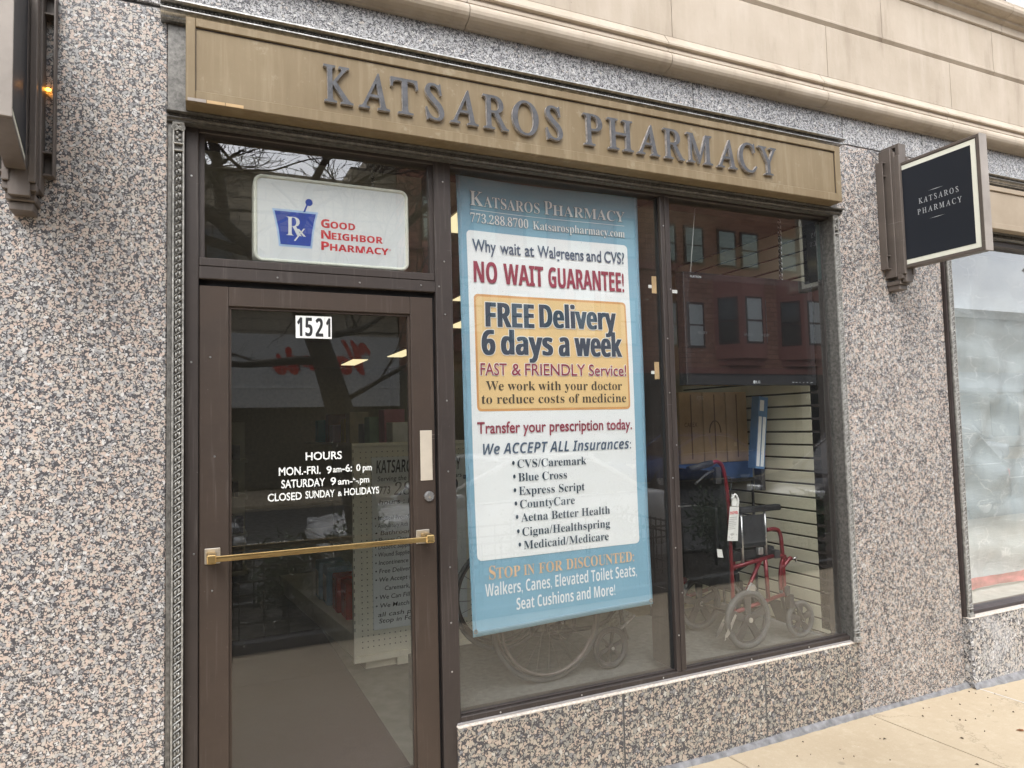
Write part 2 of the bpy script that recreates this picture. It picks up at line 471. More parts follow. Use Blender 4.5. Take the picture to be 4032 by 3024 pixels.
# ------------------------------------------------------------------ mesh helpers
def new():
    return bmesh.new()
def box(bm, x0, x1, y0, y1, z0, z1, bev=0., seg=1, mi=0):
    vs = [bm.verts.new((x, y, z)) for z in (z0, z1) for y in (y0, y1) for x in (x0, x1)]
    fs = [bm.faces.new([vs[i] for i in q]) for q in ((0, 2, 3, 1), (4, 5, 7, 6), (0, 1, 5, 4), (2, 6, 7, 3), (0, 4, 6, 2), (1, 3, 7, 5))]
    for f in fs:
        f.material_index = mi
    if bev:
        es = list({e for f in fs for e in f.edges})
        r = bmesh.ops.bevel(bm, geom=es, offset=bev, segments=seg, affect='EDGES', profile=.6)
        for f in r['faces']:
            f.material_index = mi
    return vs
def prism(bm, poly, axis, a, b, mi=0):
    """extrude a 2-D polygon along an axis; poly in the other two axes (x->(y,z), y->(x,z), z->(x,y))"""
    def P(t, p):
        return {'x': (t, p[0], p[1]), 'y': (p[0], t, p[1]), 'z': (p[0], p[1], t)}[axis]
    A = [bm.verts.new(P(a, p)) for p in poly]
    B = [bm.verts.new(P(b, p)) for p in poly]
    fs = [bm.faces.new(A), bm.faces.new(B[::-1])]
    n = len(poly)
    for i in range(n):
        fs.append(bm.faces.new((A[i], B[i], B[(i+1) % n], A[(i+1) % n])))
    for f in fs:
        f.material_index = mi
    bmesh.ops.recalc_face_normals(bm, faces=fs)
    return fs
def solid(bm, t):
    bm.normal_update()
    bmesh.ops.solidify(bm, geom=bm.faces[:], thickness=t)
def tube(bm, pts, r, n=8, mi=0, cap=True, sm=True):
    pts = [Vector(p) for p in pts]
    rs = r if isinstance(r, (list, tuple)) else [r]*len(pts)
    rings = []
    pv = None
    for i, p in enumerate(pts):
        d = (pts[min(i+1, len(pts)-1)]-pts[max(i-1, 0)])
        d.normalize()
        if pv is None:
            a = Vector((0, 0, 1)) if abs(d.z) < .9 else Vector((1, 0, 0))
            u = d.cross(a).normalized()
        else:
            u = (pv-d*pv.dot(d)).normalized()
        pv = u
        w = d.cross(u)
        rings.append([bm.verts.new(p+(u*cos(2*pi*k/n)+w*sin(2*pi*k/n))*rs[i]) for k in range(n)])
    for A, B in zip(rings, rings[1:]):
        for k in range(n):
            f = bm.faces.new((A[k], A[(k+1) % n], B[(k+1) % n], B[k]))
            f.smooth = sm
            f.material_index = mi
    if cap:
        for R in (rings[0][::-1], rings[-1]):
            f = bm.faces.new(R)
            f.material_index = mi
def smooth_path(pts, n=5):
    """Catmull-Rom through the points"""
    P = [Vector(p) for p in pts]
    P = [P[0]*2-P[1]]+P+[P[-1]*2-P[-2]]
    out = []
    for i in range(1, len(P)-2):
        for k in range(n):
            t = k/n
            a, b_, c_, d = P[i-1], P[i], P[i+1], P[i+2]
            out.append(.5*((2*b_)+(c_-a)*t+(2*a-5*b_+4*c_-d)*t*t+(3*b_-a-3*c_+d)*t**3))
    out.append(P[-2])
    return out
def ball(bm, c, r, seg=8, rings=6, sc=(1, 1, 1), mi=0):
    rows = []
    for i in range(1, rings):
        a = pi*i/rings
        rows.append([bm.verts.new((c[0]+r*sc[0]*sin(a)*cos(2*pi*k/seg), c[1]+r*sc[1]*sin(a)*sin(2*pi*k/seg), c[2]+r*sc[2]*cos(a))) for k in range(seg)])
    t = bm.verts.new((c[0], c[1], c[2]+r*sc[2]))
    b = bm.verts.new((c[0], c[1], c[2]-r*sc[2]))
    fs = []
    for k in range(seg):
        n = (k+1) % seg
        fs.append(bm.faces.new((t, rows[0][k], rows[0][n])))
        fs.append(bm.faces.new((b, rows[-1][n], rows[-1][k])))
        for A, B in zip(rows, rows[1:]):
            fs.append(bm.faces.new((A[k], B[k], B[n], A[n])))
    for f in fs:
        f.smooth = True
        f.material_index = mi
def torus(bm, c, R, r, axis='y', n=40, k=8, mi=0, sy=1.0):
    rings = []
    for i in range(n):
        a = 2*pi*i/n
        ring = []
        for j in range(k):
            t = 2*pi*j/k
            rad = R+r*cos(t)
            o = r*sin(t)*sy
            p = {'y': (rad*cos(a), o, rad*sin(a)), 'z': (rad*cos(a), rad*sin(a), o), 'x': (o, rad*cos(a), rad*sin(a))}[axis]
            ring.append(bm.verts.new(Vector(c)+Vector(p)))
        rings.append(ring)
    for i in range(n):
        A, B = rings[i], rings[(i+1) % n]
        for j in range(k):
            f = bm.faces.new((A[j], A[(j+1) % k], B[(j+1) % k], B[j]))
            f.smooth = True
            f.material_index = mi
def obj(name, bm, mats, parent=None, recalc=True):
    if recalc:
        bmesh.ops.recalc_face_normals(bm, faces=bm.faces[:])
    me = bpy.data.meshes.new(name)
    bm.to_mesh(me)
    bm.free()
    for m in (mats if isinstance(mats, (list, tuple)) else [mats]):
        me.materials.append(M[m] if isinstance(m, str) else m)
    o = bpy.data.objects.new(name, me)
    COL.objects.link(o)
    if parent:
        adopt(o, parent)
    return o
def world_of(o):
    return (world_of(o.parent) @ o.matrix_parent_inverse @ o.matrix_basis) if o.parent else o.matrix_basis.copy()
def adopt(o, parent):
    o.parent = parent
    o.matrix_parent_inverse = world_of(parent).inverted()
def tag(o, label=None, cat=None, group=None, kind=None):
    for k, v in (('label', label), ('category', cat), ('group', group), ('kind', kind)):
        if v:
            o[k] = v
    return o
def thing(name, label, cat, loc, group=None):
    o = bpy.data.objects.new(name, None)
    o.empty_display_size = .1
    o.location = loc
    COL.objects.link(o)
    return tag(o, label, cat, group)
def copy_tree(o, parent=None):
    c = o.copy()
    COL.objects.link(c)
    if parent:
        c.parent = parent
    for ch in [x for x in bpy.data.objects if x.parent == o]:
        copy_tree(ch, c)
    return c

# ------------------------------------------------------------------ lettering
BASES = {'serif': 0x1D400, 'it': 0x1D434, 'sbi': 0x1D63C, 'sb': 0x1D5D4, 'script': 0x1D4D0, 'bi': 0x1D468}
def styled(s, st):
    if st not in BASES:
        return s
    o = ''
    for ch in s:
        if 'A' <= ch <= 'Z':
            o += chr(BASES[st]+ord(ch)-65)
        elif 'a' <= ch <= 'z':
            o += 'ℎ' if (st == 'it' and ch == 'h') else chr(BASES[st]+26+ord(ch)-97)
        elif ch.isdigit() and st in ('serif', 'bi', 'it'):
            o += chr(0x1D7CE+int(ch))
        elif ch.isdigit() and st in ('sb', 'sbi'):
            o += chr(0x1D7EC+int(ch))
        else:
            o += ch
    return o
GC = {}
def glyphs(*a, **k):
    key = (a, tuple(sorted(k.items())))
    if key not in GC:
        GC[key] = glyphs0(*a, **k)
    return GC[key].copy()
def glyphs0(s, st, off=0., ext=0., shear=0., bev=0., space=1.):
    cu = bpy.data.curves.new('lettering', 'FONT')
    cu.body = styled(s, st)
    cu.size = 1
    cu.offset = off
    cu.extrude = ext
    cu.bevel_depth = bev
    cu.shear = shear
    cu.space_character = space
    cu.resolution_u = 4
    o = bpy.data.objects.new('lettering', cu)
    me = bpy.data.meshes.new_from_object(o)
    bpy.data.objects.remove(o)
    bpy.data.curves.remove(cu)
    return me
CAPS = {}
def refh(st, ch):
    if (st, ch) not in CAPS:
        me = glyphs(ch, st)
        CAPS[(st, ch)] = max(v.co.y for v in me.vertices)
        bpy.data.meshes.remove(me)
    return CAPS[(st, ch)]
def letter(s, st, x0, x1, z, h, origin=(0, 0, 0), right=(1, 0, 0), nrm=(0, -1, 0), off=0., ext=0., ref='H', mats=('ink',), name='lettering', parent=None, warp=None, shear=0., tilt=0., fitz=False, space=1., halo=None, bold=None):
    """flat or raised words, fitted between x0 and x1 along 'right' with the baseline at z and cap height h"""
    me = glyphs(s, st, off, 0, shear, 0, space)
    xs = [v.co.x for v in me.vertices]
    ys = [v.co.y for v in me.vertices]
    a, b_ = min(xs), max(xs)
    if halo is not None:
        mb = glyphs(s, st, halo, 0, shear, 0, space)
        a, b_ = min(v.co.x for v in mb.vertices), max(v.co.x for v in mb.vertices)
        bpy.data.meshes.remove(mb)
    sx = (x1-x0)/(b_-a)
    sz = h/(max(ys)-min(ys)) if fitz else h/refh(st, ref)
    y0 = min(ys) if fitz else 0
    R, N, O = Vector(right), Vector(nrm), Vector(origin)
    bm = new()
    bm.from_mesh(me)
    bpy.data.meshes.remove(me)
    for v in bm.verts:
        t = (v.co.x-a)*sx
        w = (v.co.y-y0)*sz + t*tilt
        v.co = O+R*(x0+t)+Vector((0, 0, z+w))
    if ext:
        bmesh.ops.remove_doubles(bm, verts=bm.verts[:], dist=1e-6)
        fr = bm.faces[:]
        g = bmesh.ops.extrude_face_region(bm, geom=fr)
        nv = [e for e in g['geom'] if isinstance(e, bmesh.types.BMVert)]
        for v in nv:
            v.co += N*ext
        bmesh.ops.recalc_face_normals(bm, faces=bm.faces[:])
        if len(mats) > 1:
            for f in bm.faces:
                f.normal_update()
                f.material_index = 0 if f.normal.dot(N) > .7 else 1
    else:
        for f in bm.faces:
            f.normal_update()
            if f.normal.dot(N) < 0:
                f.normal_flip()
    for f in bm.faces:
        f.smooth = False
    if bold:
        src = [(f, [v.co.copy() for v in f.verts]) for f in bm.faces]
        for k, (dx, dz) in enumerate(bold):
            for f, cs_ in src:
                nf = bm.faces.new([bm.verts.new(c_+R*dx+Vector((0, 0, dz))+N*(.00006*(k+1))) for c_ in cs_])
                nf.material_index = f.material_index
    if warp:
        for v in bm.verts:
            v.co.y += warp(v.co.x, v.co.z)
    return obj(name, bm, list(mats), parent, recalc=False)

def rrect(x0, x1, z0, z1, y, r, warp=None, nz=30, nx=14):
    """rounded rectangle as columns, so that it can follow the cloth"""
    bm = new()
    xs = []
    for k in range(6):
        xs.append(x0+r*(1-cos(k/5*pi/2)))
    for k in range(1, nx):
        xs.append(x0+r+(x1-x0-2*r)*k/nx)
    for k in range(6):
        xs.append(x1-r+r*sin(k/5*pi/2))
    cols = []
    for x in xs:
        d = 0
        if x < x0+r:
            d = r-math.sqrt(max(0, r*r-(x0+r-x)**2))
        elif x > x1-r:
            d = r-math.sqrt(max(0, r*r-(x-x1+r)**2))
        za, zb = z0+d, z1-d
        if zb-za < 1e-5:
            zb = za+1e-5
        cols.append([bm.verts.new((x, y+(warp(x, za+(zb-za)*k/nz) if warp else 0), za+(zb-za)*k/nz)) for k in range(nz+1)])
    for A, B in zip(cols, cols[1:]):
        for k in range(nz):
            f = bm.faces.new((A[k], B[k], B[k+1], A[k+1]))
            f.smooth = True
    return bm

# ================================================================== SETTING
# ground: sidewalk slabs, kerb, road, far sidewalk
SLOPE = .012
bm = new()
xb = [-40, -28, -20, -14, -9, -6, -4.4, -2.9, -1.4, .1, 1.35, 2.38, 3.394, 4.267, 5.3, 6.6, 8, 9.5, 11, 12.5, 14, 16, 20, 26, 34, 44, 60]
for a, b_ in zip(xb, xb[1:]):
    for ya, yb in ((-2.1, -.002), (-4.2, -2.108)):
        sk = .06
        q = [(a+.004-ya*sk, ya), (b_-.004-ya*sk, ya), (b_-.004-yb*sk, yb), (a+.004-yb*sk, yb)]
        top = [bm.verts.new((x, y, y*SLOPE)) for x, y in q]
        bot = [bm.verts.new((x, y, -.12+y*SLOPE)) for x, y in q]
        bm.faces.new(top)
        for i in range(4):
            bm.faces.new((top[i], bot[i], bot[(i+1) % 4], top[(i+1) % 4]))
tag(obj('sidewalk', bm, 'concrete'), kind='structure')
bm = new()
for i, x in enumerate(xb[1:-1]):
    sk = .06
    ya, yb = -4.2, -.01
    q = [(x-.004-ya*sk, ya), (x+.004-ya*sk, ya), (x+.004-yb*sk, yb), (x-.004-yb*sk, yb)]
    light = abs(x-4.267) < .01
    zt = -.001 if light else -.006
    vs = [bm.verts.new((a+(.003 if light and k in (1, 2) else 0), y, y*SLOPE+zt+(.002 if light else 0))) for k, (a, y) in enumerate(q)]
    f = bm.faces.new(vs)
    f.material_index = 1 if light else 0
o = tag(obj('sidewalk_joints', bm, ['jointdark', 'jointlight']), kind='structure')
bm = new()
box(bm, -40, 60, -4.36, -4.21, -.3, -.052, .015)
box(bm, -40, 60, -14.36, -14.21, -.3, -.052, .015)
tag(obj('kerb', bm, 'concrete'), kind='structure')
bm = new()
box(bm, -80, 120, -14.21, -4.36, -.5, -.19)
tag(obj('road', bm, 'asphalt'), kind='structure')
bm = new()
for k in range(-12, 20):
    box(bm, k*4, k*4+2, -9.34, -9.22, -.188, -.184)
tag(obj('road_marking', bm, 'marking'), kind='structure')
bm = new()
box(bm, -40, 60, -18.3, -14.36, -.3, -.05)
tag(obj('far_sidewalk', bm, 'concrete'), kind='structure')
bm = new()
for a, b_, c_, d in ((-400, 400, -400, -18.3), (-400, -80, -18.3, 400), (120, 400, -18.3, 400), (-80, 120, 20, 400)):
    vs = [bm.verts.new(p) for p in ((a, c_, -.31), (b_, c_, -.31), (b_, d, -.31), (a, d, -.31))]
    bm.faces.new(vs)
tag(obj('ground', bm, 'asphalt'), kind='structure')

# ------------------------------------------------------------------ the shop building
bld = thing('shop_building', 'tall shop building faced in speckled granite with a beige limestone band above', 'building', (2, .3, 0))
bm = new()
box(bm, -9, -.086, 0, .26, 0, 3.213, .004)
obj('granite_pier', bm, 'granite', bld)
bm = new()
box(bm, 3.3565, 4.246, 0, .26, 0, 3.222, .004)
p_ = obj('granite_pier', bm, 'granite_pier', bld)
bm = new()
for a, b_ in ((-9, -3.2), (-3.195, 2.355), (2.360, 3.438), (3.444, 4.138), (4.144, 9)):
    box(bm, a, b_, .0, .26, 3.226, 3.40, .003)
obj('granite_frieze', bm, 'granite_frieze', bld)
bm = new()
box(bm, -9, 9, .012, .25, 3.2135, 3.3995)
obj('frieze_joint', bm, 'grout', bld)
bm = new()
box(bm, 1.002, 1.8060, 0, .26, 0, .397, .006)
box(bm, 1.8150, 2.6665, 0, .26, 0, .397, .006)
box(bm, 2.6755, 3.3545, 0, .26, 0, .397, .006)
o = obj('granite_bulkhead', bm, 'granite_base', bld)
bm = new()
box(bm, 1.0, 3.385, -.0015, .03, .389, .3995, .003)
obj('bulkhead_edge', bm, 'ledge', bld)
bm = new()
box(bm, 1.8055, 1.8155, .006, .2, 0, .388)
obj('bulkhead_joint', bm, 'grout', bld)
bm = new()
box(bm, 2.666, 2.676, .006, .2, 0, .388)
obj('bulkhead_joint', bm, 'grout', bld)
# limestone courses with open joints
def torus_prof():
    pr = [(.2, 3.39), (-.018, 3.39), (-.022, 3.397)]
    for k in range(11):
        a = -pi/2+pi*k/10
        pr.append((-.032-.052*cos(a), 3.443+.044*sin(a)))
    pr += [(-.032, 3.4895), (-.05, 3.492), (-.05, 3.506), (-.040, 3.510), (-.040, 3.522), (-.058, 3.526), (-.058, 3.536), (-.022, 3.590), (.2, 3.590)]
    return pr
def segs(bm, prof, joints, lo=-9, hi=9, gap=.004):
    js = [lo]+[j for j in joints if lo < j < hi]+[hi]
    for a, b_ in zip(js, js[1:]):
        prism(bm, prof, 'x', a+gap/2, b_-gap/2)
bm = new()
segs(bm, torus_prof(), [1.09+1.078*k for k in range(-9, 8)])
obj('cornice_moulding', bm, 'stone', bld)
bm = new()
pr = [(.2, 3.592), (-.022, 3.592), (-.022, 3.893), (-.012, 3.903), (.2, 3.903)]
segs(bm, pr, [2.22+1.10*k for k in range(-10, 7)])
pr = [(.2, 3.9045), (-.012, 3.9045), (-.026, 3.922), (-.026, 3.935), (-.022, 3.939), (-.022, 4.206), (.2, 4.206)]
segs(bm, pr, [3.80+1.085*k for k in range(-11, 6)])
obj('limestone_course', bm, 'stone', bld)
bm = new()
pr = [(.2, 4.209), (-.026, 4.209), (-.034, 4.216), (-.034, 4.262), (-.060, 4.275), (-.060, 4.287)]
for k in range(9):
    a = -pi/2+pi*k/8
    pr.append((-.07-.05*cos(a), 4.334+.042*sin(a)))
pr += [(-.075, 4.378), (-.09, 4.381), (-.09, 4.392), (.1, 4.398), (.2, 4.398)]
segs(bm, pr, [4.98+1.1*k for k in range(-12, 5)])
obj('window_sill_moulding', bm, 'stone', bld)
bm = new()
box(bm, -9, 9, -.006, .19, 3.391, 4.397)
obj('stone_joint', bm, 'joint', bld)
bm = new()
box(bm, -9, 4.3, .06, .3, 4.398, 9)
box(bm, 9, 9.4, .06, .3, 4.398, 9)
obj('upper_wall', bm, 'stone', bld)
win = bm = new()
for x in (4.31, 4.90, 5.17, 6.3, 7.4, 8.5):
    box(bm, x-.012, x+.022, .04, .12, 4.399, 7, .003)
box(bm, 4.3, 9, .045, .12, 6.9, 7.0)
fr = obj('upper_window', bm, 'bronze_dark', bld)
bm = new()
box(bm, 4.3, 9, .07, .078, 4.399, 7)
obj('pane', bm, 'glass_far', fr)
bm = new()
box(bm, 4.3, 9, .25, .3, 4.398, 9)
obj('blind', bm, 'whitefloor', fr)
# rooms behind the glass
bm = new()
box(bm, -1.4, -1.3, .2, 13.1, 0, 3.2)
box(bm, 3.365, 4.2, 1.4, 13.1, 0, .001)
box(bm, -1.4, 4.25, 13.0, 13.1, 0, 3.2)
box(bm, 4.15, 4.25, .2, 13, 0, 3.2)
box(bm, -1.3, -.03, .261, .3, 0, 3.2)
box(bm, 3.36, 4.15, .261, .3, 0, 3.2)
obj('interior_wall', bm, 'wall_in', bld)
bm = new()
box(bm, -1.4, 4.25, .2, 13.1, 3.0, 3.1)
obj('interior_ceiling', bm, 'ceil_in', bld)
bm = new()
box(bm, -1.4, 4.25, .02, 13.1, -.2, -.001)
tag(obj('shop_floor', bm, 'tile'), kind='structure')
bm = new()
box(bm, 4.26, 9.3, .26, 4, 3.1, 3.2)
box(bm, 9.2, 9.3, .26, 4, 0, 3.2)
box(bm, 4.26, 9.3, 4, 4.1, 0, 3.2)
box(bm, 4.26, 4.3, .26, 4, 0, 3.2)
obj('vacant_room_wall', bm, 'wall_in', bld)
bm = new()
box(bm, 4.336, 9.2, .056, 4, .2, .425)
obj('vacant_room_floor', bm, 'whitefloor', bld)
# grey sealant fillet at the foot of the wall
bm = new()
N_ = 150
prev = None
for i in range(N_+1):
    x = 1.0+ (4.25-1.0)*i/N_
    w = .026+.006*sin(x*3.1)+RND.uniform(-.002, .002)
    h = .022+.006*sin(x*4.3+1)+RND.uniform(-.0015, .0015)
    ring = [bm.verts.new((x, y, z)) for y, z in ((.002, 0), (.002, h), (-.006, h-.003), (-w*.6, .012), (-w, -w*SLOPE+.0005), (-w, -.02))]
    if prev:
        for k in range(5):
            f = bm.faces.new((prev[k], ring[k], ring[k+1], prev[k+1]))
            f.smooth = k > 1
    prev = ring
prev = None
for i in range(101):
    x = 4.24+(9-4.24)*i/100
    w = .030+.010*sin(x*7.1)+RND.uniform(-.004, .004)
    ring = [bm.verts.new((x, y-.045, z)) for y, z in ((.002, 0), (.002, .03), (-.006, .027), (-w*.6, .012), (-w, -.0005), (-w, -.02))]
    if prev:
        for k in range(5):
            f = bm.faces.new((prev[k], ring[k], ring[k+1], prev[k+1]))
            f.smooth = k > 1
    prev = ring
obj('sealant_strip', bm, 'caulk', bld)

# ------------------------------------------------------------------ ornamental pieces
def pilaster_bm(x0, x1, z0, z1, y, base=True):
    """narrow pewter strip: raised rims, twisted-ribbon relief, scroll capital and moulded foot (slots: light, dark)"""
    bm = new()
    w = x1-x0
    xc = (x0+x1)/2
    box(bm, x0, x1, y+.008, .19, z0, z1, mi=1)
    rim = w*.17
    box(bm, x0, x0+rim, y-.002, y+.009, z0, z1, .0015)
    box(bm, x1-rim, x1, y-.002, y+.009, z0, z1, .0015)
    zt = z1-.115
    p = .0585/2
    z = z0+(.07 if base else .01)
    i = 0
    hw = w*.33
    while z < zt:
        # ribbon crossing the channel on the slant
        vs = []
        for t in (-1, 1):
            for dz, dy in ((-.0035, .008), (0, -.003), (.0035, .008)):
                vs.append(bm.verts.new((xc+hw*t, y+dy, z+dz+t*.0095)))
        for k in (0, 1):
            f = bm.faces.new((vs[k], vs[k+3], vs[k+4], vs[k+1]))
            f.smooth = True
        ball(bm, (xc-hw*.45, y+.006, z+.012), .0088, 6, 4, (.55, .8, 1.15))
        ball(bm, (xc+hw*.45, y+.006, z+.017), .0088, 6, 4, (.55, .8, 1.15))
        ball(bm, (xc, y+.005, z+.020), .006, 5, 4, (.6, .9, 1.1))
        z += p
        i += 1
    # collar
    for zz_ in (zt+.004, zt+.030):
        box(bm, x0+w*.1, x1-w*.1, y-.006, y+.009, zz_, zz_+.006, .002)
    # acanthus and volutes
    for k in range(4):
        ball(bm, (xc+(-1)**k*.004, y+.003, zt+.045+k*.010), .008, 6, 4, (1.0-.12*k, .7, .8))
    for s in (-1, 1):
        for R in (.0105, .0062):
            torus(bm, (xc+s*w*.29, y-.002, z1-.022), R, .0022, 'y', 16, 5)
        ball(bm, (xc+s*w*.29, y-.003, z1-.022), .003, 6, 4)
    box(bm, x0+w*.08, x1-w*.08, y-.004, y+.009, z1-.010, z1, .002)
    if base:
        for za, zb, d in ((z0, z0+.018, .010), (z0+.018, z0+.026, .005), (z0+.048, z0+.054, .007), (z0+.062, z0+.068, .005)):
            box(bm, x0-.003, x1+.003, y-d, y+.01, za, zb, .002)
    return bm
def eggs_bm(x0, x1, y, z0, z1, pitch):
    """egg-and-dart band"""
    bm = new()
    zc = (z0+z1)/2
    n = int((x1-x0)/pitch)
    for i in range(n):
        x = x0+pitch*(i+.5)
        ball(bm, (x, y, zc-.001), pitch*.33, 7, 5, (1, .75, (z1-z0)/pitch*1.25))
        box(bm, x+pitch*.42, x+pitch*.55, y-.006, y+.006, z0+.001, z1-.002, mi=1)
    return bm

def cap_prof(z0, z1, proj):
    h = z1-z0
    pr = [(.1, z0), (-proj*.30, z0), (-proj*.34, z0+h*.10)]
    for k in range(6):
        a = k/5*pi/2
        pr.append((-proj*.40-proj*.32*(1-cos(a)), z0+h*.14+h*.34*sin(a)))
    pr += [(-proj*.75, z0+h*.50), (-proj*.75, z0+h*.58), (-proj*.66, z0+h*.60), (-proj*.66, z0+h*.80), (-proj*.86, z0+h*.82), (-proj, z0+h*.90), (-proj, z1), (.1, z1)]
    return pr
def shop_trim(root, x0, x1, zc0, zc1, zl0, zl1, drop=0.):
    bm = new()
    prism(bm, cap_prof(zc0, zc1, .085), 'x', x0-.024, x1+.008)
    cap = obj('cap_moulding', bm, 'silver_cap', root)
    bm = new()
    n = int((x1-x0)/.0135)
    for i in range(n):
        ball(bm, (x0-.02+.0135*(i+.5), -.060, zc0+(zc1-zc0)*.70), .0066, 6, 4)
    obj('beading', bm, 'pewter_dark', cap)
    bm = new()
    box(bm, x0, x1, -.006, .2, zl1-.002, zc0+.002)
    obj('backboard', bm, 'pewter_dark', root)
    bm = new()
    pr = [(.1, zl0), (-.018, zl0), (-.018, zl0+.006), (-.030, zl0+.010), (-.030, zl0+.014), (-.024, zl0+.016), (-.024, zl1-.007), (-.05, zl1-.005), (-.05, zl1), (.1, zl1)]
    prism(bm, pr, 'x', x0-.003, x1+.012)
    li = obj('lintel_moulding', bm, 'pewter_dark', root)
    obj('egg_and_dart', eggs_bm(x0, x1+.01, -.028, zl0+.016, zl1-.006, .0165), ['pewter_dark', 'pewter_dark'], li)

# ------------------------------------------------------------------ pharmacy shopfront
sf = thing('shopfront', 'brown metal pharmacy shopfront with a glass door, a transom and two big display windows', 'shopfront', (1.6, .1, 0))
shop_trim(sf, -.085, 3.355, 3.160, 3.2125, 2.786, 2.818)
o = obj('pilaster', pilaster_bm(-.069, -.029, 0, 2.786, -.014), ['pewter', 'pewter_dark'], sf)
o = obj('pilaster', pilaster_bm(3.312, 3.352, .4005, 2.786, -.014), ['pewter', 'pewter_dark'], sf)
bm = new()
box(bm, -.085, -.0695, -.003, .2, 0, 2.786, .002)
obj('edge_strip', bm, 'pewter_dark', sf)
bm = new()
box(bm, 3.3525, 3.3565, .004, .2, .4, 2.786)
obj('edge_strip', bm, 'pewter_dark', sf)
bm = new()
box(bm, -.0285, .0195, .020, .2, 0, 2.80, .003)            # left jamb
box(bm, .9445, 1.0205, .020, .2, 0, 2.80, .003)            # post beside the door
box(bm, 2.135, 2.1915, .020, .22, .4285, 2.771, .003)         # mullion between the windows
box(bm, 2.158, 2.168, .0145, .021, .4285, 2.771, .001)        # its cover bead
box(bm, 3.336, 3.3515, .020, .2, .4285, 2.771, .002)         # right jamb
box(bm, 3.3005, 3.3355, .075, .2, .4285, 2.771)
box(bm, .020, .944, .0205, .2, 2.771, 2.80, .003)           # head
box(bm, 1.021, 3.351, .0205, .2, 2.771, 2.80, .003)
box(bm, 1.021, 3.351, .0205, .11, .4025, .4285, .003)       # bottom rails
box(bm, 1.021, 3.351, .040, .060, .4285, .436, .002)
obj('frame', bm, 'bronze', sf)
bm = new()
box(bm, 1.003, 3.352, .012, .03, .3985, .4065, .003)
obj('sill_flashing', bm, 'flash', sf)
# transom
bm = new()
box(bm, .0195, .9445, .0215, .2, 2.2145, 2.262, .003)
box(bm, .0195, .9445, .024, .2, 2.2625, 2.296, .004)
box(bm, .0195, .040, .036, .07, 2.296, 2.771)
box(bm, .926, .9445, .036, .07, 2.296, 2.771)
t_ = obj('transom_window', bm, 'bronze', sf)
bm = new()
box(bm, .040, .926, .050, .056, 2.294, 2.772)
obj('pane', bm, 'glass_transom', t_)
# display windows
for a, b_ in ((1.0215, 2.1345), (2.192, 3.3355)):
    bm = new()
    g = .007
    box(bm, a, a+g, .044, .062, .436, 2.771)
    box(bm, b_-g, b_, .044, .062, .436, 2.771)
    w_ = obj('display_window', bm, 'black', sf)
    bm = new()
    box(bm, a+g, b_-g, .050, .056, .43, 2.7705)
    obj('pane', bm, 'glass_win', w_)
# door leaf
bm = new()
box(bm, .0220, .1235, .030, .075, .012, 2.190, .002)
box(bm, .8345, .9320, .030, .075, .012, 2.190, .002)
box(bm, .1240, .8340, .0315, .075, 2.117, 2.190, .002)
box(bm, .1240, .8340, .0315, .075, .012, .25, .002)
for q in ((.1240, .1335, .042, .066, .25, 2.117), (.8245, .8340, .042, .066, .25, 2.117), (.1335, .8245, .042, .066, 2.1075, 2.117), (.1335, .8245, .042, .066, .25, .262)):
    box(bm, *q)
door = obj('door', bm, 'bronze_door', sf)
bm = new()
box(bm, .0197, .0219, .045, .19, .01, 2.2143)
box(bm, .9322, .9443, .052, .19, .01, 2.2143)
box(bm, .0219, .9322, .052, .19, 2.1905, 2.2143)
obj('door_gap_seal', bm, 'blackgap', sf)
bm = new()
box(bm, .1336, .8244, .050, .056, .262, 2.1075)
obj('pane', bm, 'glass_door', door)
bm = new()
box(bm, .060, .888, -.056, -.044, 1.1765, 1.1965, .0015)
for xa, xb_ in ((.047, .078), (.860, .893)):
    box(bm, xa, xb_, -.061, .023, 1.171, 1.203, .003)
pb = obj('push_bar', bm, 'brass', door)
for xa, xb_ in ((.040, .094), (.842, .899)):
    bm = new()
    box(bm, xa, xb_, .022, .0295, 1.158, 1.215, .002)
    obj('bar_mounting_plate', bm, 'nickel', pb)
bm = new()
box(bm, .8665, .9190, .0265, .0298, 1.207+.001, 1.417+.208, .001)
bm.free()
bm = new()
box(bm, .8665, .9185, .0265, .0298, 1.417, 1.626, .0012)
obj('cover_plate', bm, 'plateplastic', door)
bm = new()
tube(bm, [(.901, .030, 1.351), (.901, .020, 1.351)], [.0215, .0205], 24, sm=True)
tube(bm, [(.901, .020, 1.351), (.901, .0175, 1.351)], [.017, .0165], 24)
lk = obj('lock_cylinder', bm, 'steel', door)
bm = new()
box(bm, .8995, .9025, .0168, .0176, 1.343, 1.354)
tube(bm, [(.901, .0176, 1.347), (.901, .0160, 1.347)], .006, 14)
obj('keyhole', bm, 'nickel', lk)
# house number plates
for x0, x1, ch in ((.3705, .4010, '1'), (.4015, .4408, '5'), (.4413, .4820, '2'), (.4825, .5105, '1')):
    bm = new()
    box(bm, x0, x1, .0478, .0498, 2.0045, 2.094)
    pl = obj('number_plate', bm, 'white', door)
    pad = .0055
    letter(ch, 'sb', x0+pad+.001, x1-pad-.001, 2.012, .075, (0, .0474, 0), mats=('ink',), name='numeral', parent=pl, fitz=True, bold=[(-.0012, 0), (.0012, 0)])
